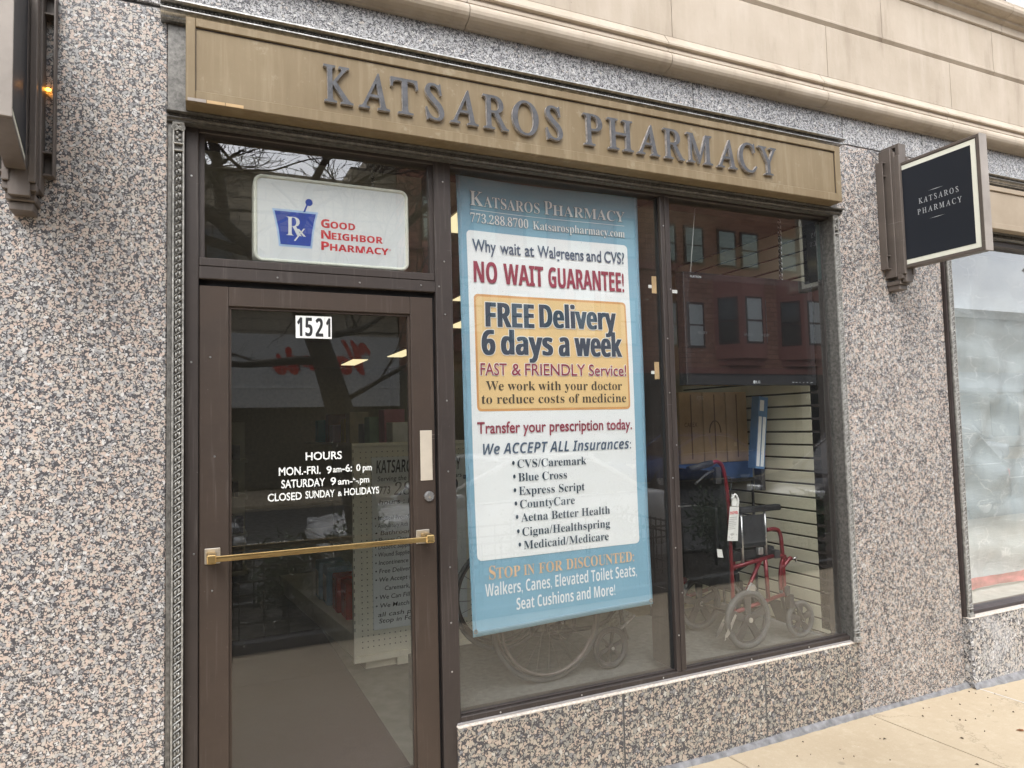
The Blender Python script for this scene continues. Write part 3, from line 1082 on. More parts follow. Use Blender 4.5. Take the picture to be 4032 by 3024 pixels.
# painted opening hours
DY = .0492
def dl(s, x0, x1, z, h, st='n', ref='H', off=.016):
    letter(s, st, x0, x1, z, h, (0, DY, 0), mats=('whitepaint',), parent=door, ref=ref, off=off)
dl('HOURS', .405, .546, 1.5215, .030)
dl('MON.-FRI.', .304, .462, 1.4665, .030)
dl('9', .485, .505, 1.4655, .028); dl('am', .510, .544, 1.4690, .0155, ref='x'); dl('-6:', .546, .586, 1.4695, .028); dl('0', .603, .620, 1.470, .026); dl('pm', .629, .666, 1.4700, .0165, ref='x')
dl('SATURDAY', .313, .479, 1.4175, .030)
dl('9', .500, .522, 1.419, .029); dl('am-', .529, .588, 1.419, .0165, ref='x'); dl('pm', .617, .655, 1.4215, .0165, ref='x')
bm = new()
for q in ((.590, .594, 1.434, 1.443), (.594, .599, 1.434, 1.4375), (.600, .612, 1.427, 1.4305), (.609, .6125, 1.419, 1.429)):
    box(bm, q[0], q[1], DY-.0002, DY, q[2], q[3])
obj('worn_numeral', bm, 'whitepaint', door)
dl('CLOSED', .263, .389, 1.370, .028); dl('SUNDAY', .403, .516, 1.3725, .0275); dl('&', .528, .545, 1.3735, .018); dl('HOLIDAYS', .554, .695, 1.3745, .027)
# screw heads along the frame
scr = None
for i, (x, z) in enumerate([(.985, 2.70), (.985, 2.35), (.96, 2.24), (.985, 2.12), (.985, 1.75), (.985, 1.45), (.985, 1.05), (.985, .82), (.985, .62), (2.150, 2.62), (2.180, 2.30), (2.150, 2.05), (2.150, 1.78), (2.180, 1.52), (2.150, 1.36), (2.180, 1.22), (2.150, 1.02), (2.180, .80), (2.150, .60), (-.005, 2.6), (-.005, 1.9), (.005, 1.2), (1.2, .415), (1.6, .415), (2.05, .415), (2.6, .415), (3.0, .415), (.30, 2.235), (.62, 2.235), (.88, 2.24), (.06, 1.92), (.075, 1.55), (.066, 1.06)]):
    if scr is None:
        bm = new()
        tube(bm, [(0, 0, 0), (0, -.0022, 0)], [.0042, .0030], 8)
        scr = obj('screw', bm, 'steel')
        c_ = scr
    else:
        c_ = scr.copy()
        COL.objects.link(c_)
    c_.location = (x, .0195 if x > .1 and z < 2.21 or x < .02 or z > 2.3 else .0205, z)
    if .02 < x < .125 and z < 2.2:
        c_.location.y = .0295
    adopt(c_, sf)

# ------------------------------------------------------------------ main fascia sign
sg = thing('fascia_sign', 'long gold brown fascia sign with raised grey serif letters above the shopfront', 'sign', (1.6, -.06, 2.82))
bm = new()
X0, X1, Z0, Z1 = -.0245, 3.252, 2.8195, 3.131
i0, i1, j0, j1 = .0075, 3.2135, 2.8635, 3.0985
box(bm, X0, X1, -.118, -.0065, Z0, Z1, .003)
pf = [(X0, i0, Z0, Z1), (i1, X1, Z0, Z1), (i0, i1, Z0, j0), (i0, i1, j1, Z1)]
for a, b_, c_, d in pf:
    box(bm, a, b_, -.130, -.1185, c_, d, .0025)
box(bm, i0, i1, -.1205, -.1185, j0, j1)
obj('sign_box', bm, 'gold', sg)
bm = new()
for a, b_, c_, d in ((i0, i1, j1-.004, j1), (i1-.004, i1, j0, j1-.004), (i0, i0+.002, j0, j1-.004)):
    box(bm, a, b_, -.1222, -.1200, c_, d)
obj('recess_shade_strip', bm, 'bronze_dark', sg)  # dark strips stand in for shade inside the recess rim
LT = [('K', .456, .570), ('A', .592, .716), ('T', .719, .834), ('S', .864, .944), ('A', .971, 1.097), ('R', 1.118, 1.237), ('O', 1.255, 1.382), ('S', 1.418, 1.502), ('P', 1.609, 1.710), ('H', 1.738, 1.880), ('A', 1.900, 2.030), ('R', 2.053, 2.176), ('M', 2.191, 2.350), ('A', 2.379, 2.508), ('C', 2.520, 2.639), ('Y', 2.650, 2.773)]
for ch, a, b_ in LT:
    d = .004 if ch in 'SOC' else 0
    letter(ch, 'it', a, b_, 2.9005-d, .1475+2*d, (0, -.121, 0), ext=.015, mats=('letter_face', 'letter_side'), name='letter', parent=sg, fitz=True, off=.010, shear=-.29)
# small maker's tags on the lower edge
for k in range(3):
    bm = new()
    box(bm, -.018+.063*k, .042+.063*k, -.1325, -.1302, 2.8215, 2.8325)
    obj('maker_tag', bm, 'maskingtape' if k else 'edge_tan', sg)

# ------------------------------------------------------------------ neighbouring shopfront
nb = thing('shopfront', 'neighbouring vacant shopfront with plastic sheeting behind its window, past the granite pier', 'shopfront', (6.5, .1, 0))
shop_trim(nb, 4.247, 9.0, 3.148, 3.184, 2.772, 2.812)
bm = new()
box(bm, 4.247, 4.262, -.020, .2, .41, 2.772, .002)
obj('edge_strip', bm, 'bronze_dark', nb)
obj('pilaster', pilaster_bm(4.262, 4.303, .411, 2.772, -.032), ['pewter', 'pewter_dark'], nb)
bm = new()
box(bm, 4.3035, 4.335, .0, .2, .41, 2.772, .003)
box(bm, 4.3355, 9, .0, .2, 2.735, 2.772, .003)
box(bm, 4.3355, 9, .0, .11, .41, .432, .003)
w_ = obj('frame', bm, 'bronze_dark', nb)
bm = new()
box(bm, 4.3355, 9, .046, .052, .432, 2.735)
obj('pane', bm, 'glass_far', w_)
bm = new()
vs = box(bm, 4.2505, 9, -.045, .2, 0, .405, .005)
obj('granite_bulkhead', bm, 'granite_dusty', nb)
bm = new()
for i in range(24):                                     # rough broken arris
    ball(bm, (4.256+RND.uniform(-.003, .004), -.041+RND.uniform(-.004, .004), .015+i*.0168), .012, 6, 4, (1, 1, 1.2))
obj('rough_arris', bm, 'granite_dusty', nb)
bm = new()
box(bm, 4.249, 9, -.049, .0, .4055, .4125, .002)
obj('bulkhead_edge', bm, 'ledge', nb)
s2 = thing('fascia_sign', 'blank tan fascia sign box above the neighbouring window, behind the hanging sign', 'sign', (6.5, -.06, 2.81))
bm = new()
box(bm, 4.29, 9.0, -.095, -.0065, 2.813, 3.09, .003)
box(bm, 4.29, 9.0, -.105, -.0955, 2.813, 2.85, .002)
box(bm, 4.29, 9.0, -.105, -.0955, 3.06, 3.09, .002)
obj('sign_box', bm, plain('taupe_sign_paint', (.36, .29, .21), .5, .1, var=.08, scale=5), s2)
# plastic sheeting inside
bm = new()
nx, nz = 130, 90
g = []
for i in range(nx+1):
    row = []
    for k in range(nz+1):
        x = 4.34+4.6*i/nx
        z = .427+2.44*k/nz
        y = .36+.035*sin(x*5+z*2)+.02*sin(x*13-z*7)+.03*abs(sin(x*4.1+z*3.3))+.022*abs(sin(x*7.3-z*5.9))+.012*sin(z*23+x*4)+RND.uniform(-.006, .006)
        row.append(bm.verts.new((x, y, z)))
    g.append(row)
for i in range(nx):
    for k in range(nz):
        f = bm.faces.new((g[i][k], g[i+1][k], g[i+1][k+1], g[i][k+1]))
        f.smooth = True
sh = obj('plastic_sheet', bm, 'plastic')
tag(sh, 'cloudy wrinkled plastic sheet hung behind the vacant shop window', 'plastic sheet')
bm = new()
prev = None
for i in range(61):
    x = 4.34+4.6*i/60
    ring = [bm.verts.new((x, .29+.010*sin(x*9+k*2)+RND.uniform(-.006, .006), z)) for k, z in enumerate((.450, .466, .482, .500, .520))]
    if prev:
        for k in range(4):
            f = bm.faces.new((prev[k], ring[k], ring[k+1], prev[k+1]))
            f.smooth = True
    prev = ring
tag(obj('red_plastic_band', bm, 'redplastic'), 'crumpled red plastic strip along the foot of the plastic sheet', 'plastic strip')

# ------------------------------------------------------------------ blade signs
def bracket(root, xc, zlo, zhi, plate):
    """wall plate frame, stepped column (all painted taupe)"""
    bm = new()
    p0, p1 = plate
    for s in (-1, 1):
        xo = xc+s*.085
        box(bm, min(xo, xo-s*.006), max(xo, xo-s*.006), -.046, -.0005, p0, p1, .001)      # outer flange
        xi = xc+s*.052
        for z in (p0, p0+.078, p1-.085, p1-.006):
            box(bm, min(xo-s*.006, xi), max(xo-s*.006, xi), -.044, -.0005, z, z+.006)
        for za, zb in ((p0+.006, p0+.078), (p1-.079, p1-.006)):
            box(bm, min(xo-s*.006, xi), max(xo-s*.006, xi), -.010, -.0005, za, zb)
    obj('wall_plate', bm, 'bracket', root)
    bm = new()
    box(bm, xc-.052, xc+.052, -.075, -.001, zlo+.075, zhi-.02, .002)
    box(bm, xc-.044, xc+.044, -.093, -.0755, zlo+.055, zhi-.045, .002)
    box(bm, xc-.030, xc+.030, -.118, -.0935, zlo+.04, zhi, .002)
    box(bm, xc-.030, xc+.030, -.0935, -.001, zhi-.0195, zhi, .002)
    for s in (-1, 1):
        xx = xc+s*.036
        box(bm, xx-.010, xx+.010, -.124, -.094, zlo+.085, zhi-.075, .002)
        box(bm, xx-.012, xx+.012, -.110, -.076, zlo+.060, zlo+.0848, .002)
    box(bm, xc-.042, xc+.042, -.090, -.001, zlo+.030, zlo+.0545, .003)
    box(bm, xc-.034, xc+.034, -.078, -.001, zlo, zlo+.0295, .003)
    obj('column', bm, 'bracket', root)
def panel(root, face_x, z0, z1, ya, yb, side):
    """hanging panel seen from its -x face; ya = wall side, yb = street side"""
    bm = new()
    t = .058
    box(bm, face_x+.006, face_x+t-.006, yb+.004, ya, z0+.004, z1-.004)
    e = .016
    for a, b_, c_, d in ((ya-.004, ya+.0, z0, z1), (yb, yb+e, z0, z1), (yb+e+.0005, ya-.0045, z0, z0+e), (yb+e+.0005, ya-.0045, z1-e, z1)):
        box(bm, face_x, face_x+t, a, b_, c_, d, .002)
    fr = obj('panel_frame', bm, ['bracket'], root)
    bm = new()
    box(bm, face_x-.002, face_x+t+.002, yb-.005, yb-.0005, z0-.002, z1+.002, .0015)
    obj('frame_edge', bm, 'edge_tan', fr)
    bm = new()
    for fx in ((face_x+.0035, face_x+.0058), (face_x+t-.0058, face_x+t-.0035)):
        box(bm, fx[0], fx[1], yb+e+.0055, ya-.005, z0+e+.0045, z1-e-.0045)
    obj('white_border', bm, 'signrim', root)
    bm = new()
    wb = .026
    for fx in ((face_x+.002, face_x+.0034), (face_x+t-.0034, face_x+t-.002)):
        box(bm, fx[0], fx[1], yb+e+.0055+wb, ya-.005, z0+e+.0045+wb, z1-e-.0045-wb)
    obj('navy_face', bm, 'navy', root)
    if side:
        px = face_x+.0018
        for s, y0, y1, z in (('KATSAROS', -.2185, -.4455, 2.838), ('PHARMACY', -.2075, -.4595, 2.778)):
            letter(s, 'it', -y0, -y1, z, .0305, (px, 0, 0), right=(0, -1, 0), nrm=(-1, 0, 0), shear=-.29, mats=('silver_text',), parent=root, off=.002, space=1.5)
        for zc in (2.896, 2.738):
            bm = new()
            vs = [bm.verts.new((px, y, z)) for y, z in ((-.275, zc), (-.32, zc+.0016), (-.365, zc), (-.32, zc-.0016))]
            bm.faces.new(vs)
            obj('rule', bm, 'silver_text', root)
br = thing('blade_sign', 'square navy hanging sign lettered in silver, bracketed to the granite pier on the right', 'hanging sign', (3.785, 0, 2.37), 'hanging signs on the granite piers')
bracket(br, 3.785, 2.372, 3.232, (2.497, 3.138))
panel(br, 3.756, 2.490, 3.112, -.120, -.567, True)
bl = thing('blade_sign', 'taupe hanging sign seen edge on at the far left, amber bulb behind it', 'hanging sign', (-.515, 0, 2.39), 'hanging signs on the granite piers')
bracket(bl, -.515, 2.385, 3.262, (2.522, 3.172))
tmp = thing('panel_holder', '', '', (0, 0, 0))
panel(tmp, -.029, 2.508, 3.13, -.005, -.452, False)
ang = radians(6.0)
mt = Matrix.Translation((-.524, -.118, 0)) @ Matrix.Rotation(ang, 4, 'Z')
for o in [x for x in bpy.data.objects if x.parent == tmp]:
    o.parent = None
    kids = [k for k in bpy.data.objects if k.parent == o]
    o.matrix_basis = mt
    o.parent = bl
    o.matrix_parent_inverse = bl.matrix_basis.inverted()
bpy.data.objects.remove(tmp)
bm = new()
ball(bm, (-.455, -.012, 2.835), .0075, 10, 8, (1.2, .8, .8))
obj('amber_bulb', bm, 'amber', bl)

# ------------------------------------------------------------------ lightbox sign behind the transom
gs = thing('lightbox_sign', 'milky white plastic lightbox sign with a blue mortar and red words behind the transom', 'sign', (.53, .1, 2.30))
K = 1.0145
def gz(z): return 1.64+(z-1.64)*K
gx0, gx1, gz0, gz1 = .2155, .8435, gz(2.2965), gz(2.643)
bm = rrect(gx0+.008, gx1-.008, gz0+.008, gz1-.008, .0705, .03, None, 4, 6)
obj('sign_face', bm, 'signface', gs)
bm = new()
R_ = .036
path = []
for cx, cz, a0 in ((gx1-R_, gz1-R_, 0), (gx0+R_, gz1-R_, 90), (gx0+R_, gz0+R_, 180), (gx1-R_, gz0+R_, 270)):
    for k in range(9):
        a = radians(a0+90*k/8)
        path.append((cx+R_*cos(a), cz+R_*sin(a)))
rings = []
n = len(path)
for i in range(n):
    px, pz = path[i]
    ax, az = path[(i+1) % n][0]-path[i-1][0], path[(i+1) % n][1]-path[i-1][1]
    L = math.hypot(ax, az)
    nx_, nz_ = -az/L, ax/L                              # towards the inside
    prof = [(0, .150), (0, .070), (.003, .0655), (.008, .064), (.013, .066), (.015, .071)]
    rings.append([bm.verts.new((px+nx_*d, y, pz+nz_*d)) for d, y in prof])
for i in range(n):
    A, B = rings[i], rings[(i+1) % n]
    for k in range(5):
        f = bm.faces.new((A[k], B[k], B[k+1], A[k+1]))
        f.smooth = True
obj('sign_rim', bm, 'signrim', gs)
bm = rrect(gx0+.004, gx1-.004, gz0+.004, gz1-.004, .149, .03, None, 4, 6)
obj('sign_back', bm, 'signrim', gs)
def poly(name, pts, y, mat, parent):
    bm = new()
    bm.faces.new([bm.verts.new((x, y, z)) for x, z in pts])
    for f in bm.faces:
        f.normal_update()
        if f.normal.y > 0:
            f.normal_flip()
    return obj(name, bm, mat, parent, recalc=False)
mort = [(.2945, gz(2.503)), (.302, gz(2.470)), (.311, gz(2.425)), (.3175, gz(2.371)), (.433, gz(2.371)), (.439, gz(2.425)), (.447, gz(2.470)), (.4555, gz(2.503))]
cx, cz = .375, gz(2.437)
halo = [(cx+(x-cx)*1.11+(.0 if x < cx else 0), cz+(z-cz)*1.13) for x, z in mort]
poly('mortar_halo', halo, .0698, 'rxhalo', gs)
poly('mortar', mort, .0692, 'rxblue', gs)
bm = new()
tube(bm, [(.4285, .0694, gz(2.5485)), (.4285, .0688, gz(2.5485))], .0145, 20)
vs = [bm.verts.new(p) for p in ((.405, .0690, gz(2.507)), (.4125, .0690, gz(2.507)), (.427, .0690, gz(2.545)), (.4205, .0690, gz(2.545)))]
bm.faces.new(vs)
obj('pestle', bm, 'rxblue', gs)
letter('R', 'serif', .3395, .400, gz(2.409), .0755, (0, .0688, 0), mats=('white',), parent=gs, fitz=True, off=-.008)
bm = new()
for pts in (((.379, gz(2.437)), (.389, gz(2.437)), (.4155, gz(2.408)), (.4055, gz(2.408))), ((.4055, gz(2.440)), (.412, gz(2.440)), (.3745, gz(2.388)), (.368, gz(2.388)))):
    bm.faces.new([bm.verts.new((x, .0686, z)) for x, z in pts])
obj('prescription_cross', bm, 'white', gs)
def small_caps(words, x0, x1, z, h, st, mats, org, parent, ratio=.78, off=0., warp=None, halo=None):
    """words like 'Good': first letter full height, the rest smaller capitals; widths shared by glyph advance"""
    parts = []
    for w in words:
        parts.append((w[0], 1.0))
        parts.append((w[1:], ratio))
    ws = []
    for s, k in parts:
        me = glyphs(s, st, off)
        ws.append((max(v.co.x for v in me.vertices)-min(v.co.x for v in me.vertices))*k if s else 0)
        bpy.data.meshes.remove(me)
    gap = .05
    sp = .28
    tot = sum(ws)+gap*len(words)+sp*(len(words)-1)
    u = (x1-x0)/tot
    x = x0
    for i, ((s, k), w) in enumerate(zip(parts, ws)):
        if s:
            letter(s, st, x, x+w*u, z, h*k, org, mats=mats, parent=parent, off=off, warp=warp, halo=halo)
        x += w*u+(gap*u if i % 2 == 0 else sp*u)
for w, x1, z in ((['GOOD'], .6145, 2.4525), (['NEIGHBOR'], .731, 2.407), (['PHARMACY'], .755, 2.361)):
    small_caps(w, .4755, x1, gz(z), .0345, 'sb', ('gnred',), (0, .0695, 0), gs, .80, .012)
letter('®', 'n', .757, .764, gz(2.379), .008, (0, .0695, 0), mats=('gnred',), parent=gs, fitz=True)
for x in (.345, .70):
    bm = new()
    z = gz1
    k = 0
    while z < 2.98:
        torus(bm, (x, .11, z), .007, .0016, 'y' if k % 2 else 'x', 10, 4)
        z += .0115
        k += 1
    obj('hanging_chain', bm, 'pewter_dark', gs)

# ------------------------------------------------------------------ banner
bn = thing('banner', 'tall blue and white fabric banner advertising free delivery, hung inside the first window', 'banner', (1.57, .1, .73))
def wave(x, z):
    t = max(0, (z-2.35)/.4)
    return .012*sin((x-1.07)*5.4)*t + .005*sin(z*4.1+x*1.7) + .004*sin(x*6-z*3)
BX0, BX1, BZ0, BZ1 = 1.074, 2.046, .735, 2.786
BY = .098
def lean(x, z):       # the left hem hangs a little askew: lower down it swings right
    return .036*(2.75-z)/2.0
bm = new()
nx, nz = 44, 80
g = []
for i in range(nx+1):
    row = []
    for k in range(nz+1):
        z = BZ0+(BZ1-BZ0)*k/nz
        a = BX0+.034*(1-k/nz)
        b_ = BX1+.014*(1-k/nz)
        x = a+(b_-a)*i/nx
        row.append(bm.verts.new((x, BY+wave(x, z), z-.012*(1-i/nx)*(1-k/nz)+.010*(i/nx)*(1-k/nz))))
    g.append(row)
for i in range(nx):
    for k in range(nz):
        f = bm.faces.new((g[i][k], g[i+1][k], g[i+1][k+1], g[i][k+1]))
        f.smooth = True
solid(bm, .0008)
obj('cloth', bm, 'banner_blue', bn)
bm = new()
for side in (0, 1, 2):
    for d in (.012, .017):
        pts = []
        for k in range(61):
            t = k/60
            if side == 2:
                x = BX0+.034+d+(BX1-BX0-.02-2*d)*t
                z = BZ0+d+.006-.012*(1-t)+.010*t
            else:
                z = BZ0+(BZ1-BZ0)*t
                x = (BX0+.034*(1-t)+d) if side == 0 else (BX1+.014*(1-t)-d)
            pts.append((x, BY-.0022+wave(x, z), z))
        tube(bm, pts, .0009, 4)
obj('hem_stitching', bm, 'banner_hem', bn)
for x, z in ((BX0+.046, BZ0+.012), (BX1+.002, BZ0+.028)):
    bm = new()
    torus(bm, (x, BY-.003+wave(x, z), z), .0075, .0025, 'y', 18, 6)
    bm2 = bm
    obj('grommet', bm, 'pewter', bn)
def bpanel(name, x0, x1, z0, z1, y, r, mat, dx=0.):
    bm = rrect(x0, x1, z0, z1, BY+y, r, wave, 40, 20)
    if dx:
        for v in bm.verts:
            v.co.x += dx*(z1-v.co.z)/(z1-z0)
    return obj(name, bm, mat, bn)
bpanel('white_panel', 1.118, 1.978, 1.046, 2.5225, -.0022, .022, 'banner_white', .020)
bpanel('orange_border', 1.1465, 1.955, 1.704, 2.2325, -.0034, .020, 'banner_oborder', .009)
bpanel('orange_panel', 1.1565, 1.945, 1.7145, 2.2215, -.0044, .014, 'banner_orange', .009)
def ring8(r):
    return [(r*cos(pi*k/4), r*sin(pi*k/4)) for k in range(8)]
def bt(s, x0, x1, z, h, st, mat, off=0., ref='H', y=-.0062, halo=None, hmat='txt_halo', shear=0., space=1., heavy=0.):
    """one printed line; heavy = extra stroke width in metres, halo = outline width in metres"""
    bold = [(-heavy, 0), (heavy, 0)] if heavy else []
    if halo:
        hb = ring8(halo) + ([(dx+sx, dz) for dx, dz in ring8(halo) for sx in (-heavy, heavy)] if heavy else [])
        letter(s, st, x0+heavy, x1-heavy, z, h, (0, BY+y+.0022, 0), mats=(hmat,), parent=bn, warp=wave, off=off, ref=ref, name='lettering_outline', shear=shear, space=space, bold=hb)
    letter(s, st, x0+heavy, x1-heavy, z, h, (0, BY+y, 0), mats=(mat,), parent=bn, warp=wave, off=off, ref=ref, shear=shear, space=space, bold=bold)
for s, a, b_, h in (('K', 1.140, 1.208, .068), ('ATSAROS', 1.209, 1.500, .051), ('P', 1.524, 1.567, .066), ('HARMACY', 1.569, 1.965, .051)):
    bt(s, a, b_, 2.638, h, 'serif', 'banner_white', -.004, halo=.0018, hmat='txt_outline', y=-.0045)
bm = new()
prev = None
for k in range(31):
    x = 1.140+.824*k/30
    a = [bm.verts.new((x, BY-.003+wave(x, 2.619), z)) for z in (2.6178, 2.6202)]
    if prev:
        bm.faces.new((prev[0], a[0], a[1], prev[1]))
    prev = a
obj('rule', bm, 'banner_white', bn)
bt('773.288.8700', 1.139, 1.436, 2.560, .042, 'serif', 'banner_white', -.002, halo=.0014, hmat='txt_outline', y=-.0045)
bt('Katsarospharmacy.com', 1.460, 1.964, 2.560, .039, 'serif', 'banner_white', -.002, halo=.0014, hmat='txt_outline', y=-.0045)
for s, a, b_ in (('Why', 1.144, 1.262), ('wait', 1.282, 1.389), ('at', 1.410, 1.459), ('Walgreens', 1.478, 1.725), ('and', 1.740, 1.823), ('CVS?', 1.840, 1.956)):
    bt(s, a, b_, 2.4265, .055, 'n', 'txt_slate', .014)
for s, a, b_ in (('NO', 1.147, 1.264), ('WAIT', 1.296, 1.503), ('GUARANTEE!', 1.528, 1.950)):
    bt(s, a, b_, 2.285, .096, 'sb', 'txt_maroon', 0., heavy=.0015)
for s, a, b_, z, h in (('FREE', 1.200, 1.446, 2.086, .111), ('Delivery', 1.472, 1.893, 2.0915, .108), ('6', 1.179, 1.247, 1.9585, .112), ('days', 1.274, 1.539, 1.961, .108), ('a', 1.568, 1.626, 1.9585, .115), ('week', 1.653, 1.922, 1.960, .113)):
    bt(s, a, b_, z, h, 'sb', 'txt_navy', .0, halo=.0038, heavy=.0042, y=-.0078)
for s, a, b_ in (('FAST', 1.172, 1.300), ('&', 1.325, 1.372), ('FRIENDLY', 1.392, 1.708), ('Service!', 1.728, 1.942)):
    bt(s, a, b_, 1.8665, .053, 'n', 'txt_maroon', .008, halo=.003, y=-.0078)
bt('We work with your doctor', 1.198, 1.916, 1.7975, .042, 'serif', 'txt_brown', -.004)
bt('to reduce costs of medicine', 1.176, 1.939, 1.7375, .042, 'serif', 'txt_brown', -.004)
bt('Transfer your prescription today.', 1.153, 1.970, 1.605, .050, 'n', 'txt_maroon', .014)
bt('We ACCEPT ALL Insurances:', 1.178, 1.962, 1.510, .049, 'sbi', 'txt_slate', -.004)
for s, a, b_, z in (('CVS/Caremark', 1.343, 1.705, 1.4445), ('Blue Cross', 1.346, 1.597, 1.3835), ('Express Script', 1.347, 1.693, 1.322), ('CountyCare', 1.350, 1.637, 1.262), ('Aetna Better Health', 1.354, 1.832, 1.2015), ('Cigna/Healthspring', 1.358, 1.830, 1.1375), ('Medicaid/Medicare', 1.363, 1.820, 1.0775)):
    bt('•', a-.026, a-.013, z+.001, .030, 'n', 'txt_navy', ref='•', off=.02)
    bt(s, a, b_, z, .037, 'serif', 'txt_navy', -.004)
for s, a, b_, h in (('S', 1.190, 1.222, .058), ('TOP', 1.225, 1.342, .047), ('IN', 1.360, 1.414, .046), ('FOR', 1.437, 1.562, .046), ('DISCOUNTED:', 1.582, 1.961, .048)):
    bt(s, a, b_, .962, h, 'serif', 'txt_gold', -.002, y=-.0045)
bt('Walkers, Canes, Elevated Toilet Seats,', 1.170, 1.974, .890, .054, 'sb', 'banner_white', -.006, y=-.003)
bt('Seat Cushions and More!', 1.319, 1.846, .814, .052, 'sb', 'banner_white', -.006, y=-.003)

# ------------------------------------------------------------------ things in the display windows
bm = new()
box(bm, 1.08, 3.298, .112, 1.02, 0, .398, .004)
tag(obj('display_platform', bm, 'displayfloor'), 'low grey display platform running behind the two big windows', 'platform')
sw = thing('slatwall_panel', 'cream slatwall panel on the side wall of the right hand window', 'wall panel', (3.33, .7, .4))
zs = [.400, .478, .555, .632, .709, .785, .861, .938, 1.015, 1.092, 1.170, 1.248, 1.325, 1.401, 1.479, 1.556, 1.633, 1.710, 1.787, 1.864, 1.941, 2.018, 2.095, 2.172, 2.249, 2.326, 2.403, 2.480, 2.557, 2.634, 2.711, 2.790]
bm = new()
for a, b_ in zip(zs, zs[1:]):
    box(bm, 3.3005, 3.318, .201, 1.38, a+.006, b_-.006, .002)
    box(bm, 3.3005, 3.318, .142, .1995, a+.006, b_-.006, .002)
obj('slat_face', bm, 'slat', sw)
bm = new()
box(bm, 3.3125, 3.345, .2005, 1.38, .399, 2.80)
obj('groove_backing', bm, 'slatgroove', sw)
# monitor hung in the window
mo = thing('hanging_monitor', 'large black flat screen monitor hung on a chain inside the right hand window', 'monitor', (2.78, .13, 1.82))
bm = new()
x0, x1, z0, z1 = 2.325, 3.245, 1.823, 2.420
bz = .036
box(bm, x0, x1, .104, .165, z0, z1, .004, 2)
obj('casing', bm, 'bezel', mo)
bm = new()
for a, b_, c_, d in ((x0+.002, x0+bz, z0+.05, z1-.04), (x1-bz, x1-.002, z0+.05, z1-.04), (x0+.002, x1-.002, z1-.04, z1-.002), (x0+.002, x1-.002, z0+.002, z0+.05)):
    box(bm, a, b_, .100, .1038, c_, d, .0012)
bz_o = obj('bezel', bm, 'bezel', mo)
bm = new()
box(bm, x0+bz, x1-bz, .1022, .1038, z0+.05, z1-.04)
obj('screen', bm, 'screen', mo)
letter('FLATRON', 'sb', 2.371, 2.443, 2.3895, .0115, (0, .0996, 0), mats=('silver_text',), parent=mo)
letter('LG', 'sb', 2.793, 2.820, 1.8335, .014, (0, .0996, 0), mats=('silver_text',), parent=mo)
bm = new()
tube(bm, [(2.779, .0999, 1.8405), (2.779, .0994, 1.8405)], .0088, 16)
obj('round_logo', bm, 'silver_text', mo)
bm = new()
for k, w in enumerate((.016, .012, .007, .007, .012, .018)):
    box(bm, 3.055+k*.028, 3.055+k*.028+w, .0993, .0999, 1.838, 1.8405)
obj('button_marks', bm, 'silver_text', mo)
bm = new()
z = 2.42
k = 0
while z < 2.80:
    torus(bm, (3.040+(z-2.42)*.02, .13, z), .0105, .003, 'y' if k % 2 else 'x', 12, 5, mi=k % 2)
    z += .0155
    k += 1
obj('hanging_chain', bm, ['steel', 'black'], mo)
bm = new()
tube(bm, [(2.395, .125, 2.42), (2.425, .125, 2.65), (2.446, .125, 2.80)], .0022, 6)
obj('hanging_wire', bm, 'paperwhite', mo)
# dark loudspeaker in the upper right corner
sp = thing('wall_speaker', 'narrow black loudspeaker hanging in the top right corner of the right hand window', 'speaker', (3.28, .09, 2.41))
bm = new()
prism(bm, [(3.262, .0725), (3.296, .0725), (3.2985, .139), (3.262, .139)], 'z', 2.415, 2.765)
obj('cabinet', bm, 'bezel', sp)
bm = new()
box(bm, 3.266, 3.293, .0705, .0722, 2.432, 2.750)
obj('grille', bm, plain('green_black_cloth', (.012, .03, .028), .8), sp)
# tapes
for x, z, g_ in ((2.108, 2.325, 'tan tape strip higher up on the window glass beside the banner'), (2.106, 1.893, 'tan tape strip lower down on the window glass beside the banner')):
    t = thing('tape_strip', g_, 'tape', (x, .058, z), 'tan tape strips on the glass')
    bm = new()
    box(bm, x-.014, x+.014, .0568, .0580, z-.043, z+.043)
    obj('tan_strip', bm, 'maskingtape', t)
    bm = new()
    box(bm, x-.035, x-.015, .0568, .0576, z-.018, z-.002)
    obj('white_tab', bm, 'paperwhite', t)
bm = new()
box(bm, 2.206, 2.250, .0568, .0578, 2.289, 2.306)
tag(obj('tape_strip', bm, 'paperwhite'), 'short white tape stuck on the glass just right of the window mullion', 'tape')

def K2(x, z, y0, y1):
    """move a point seen on plane y0 to plane y1 along the ray from the camera (used only while laying out positions)"""
    k = (y1+2.8)/(y0+2.8)
    return x*k, 1.64+(z-1.64)*k

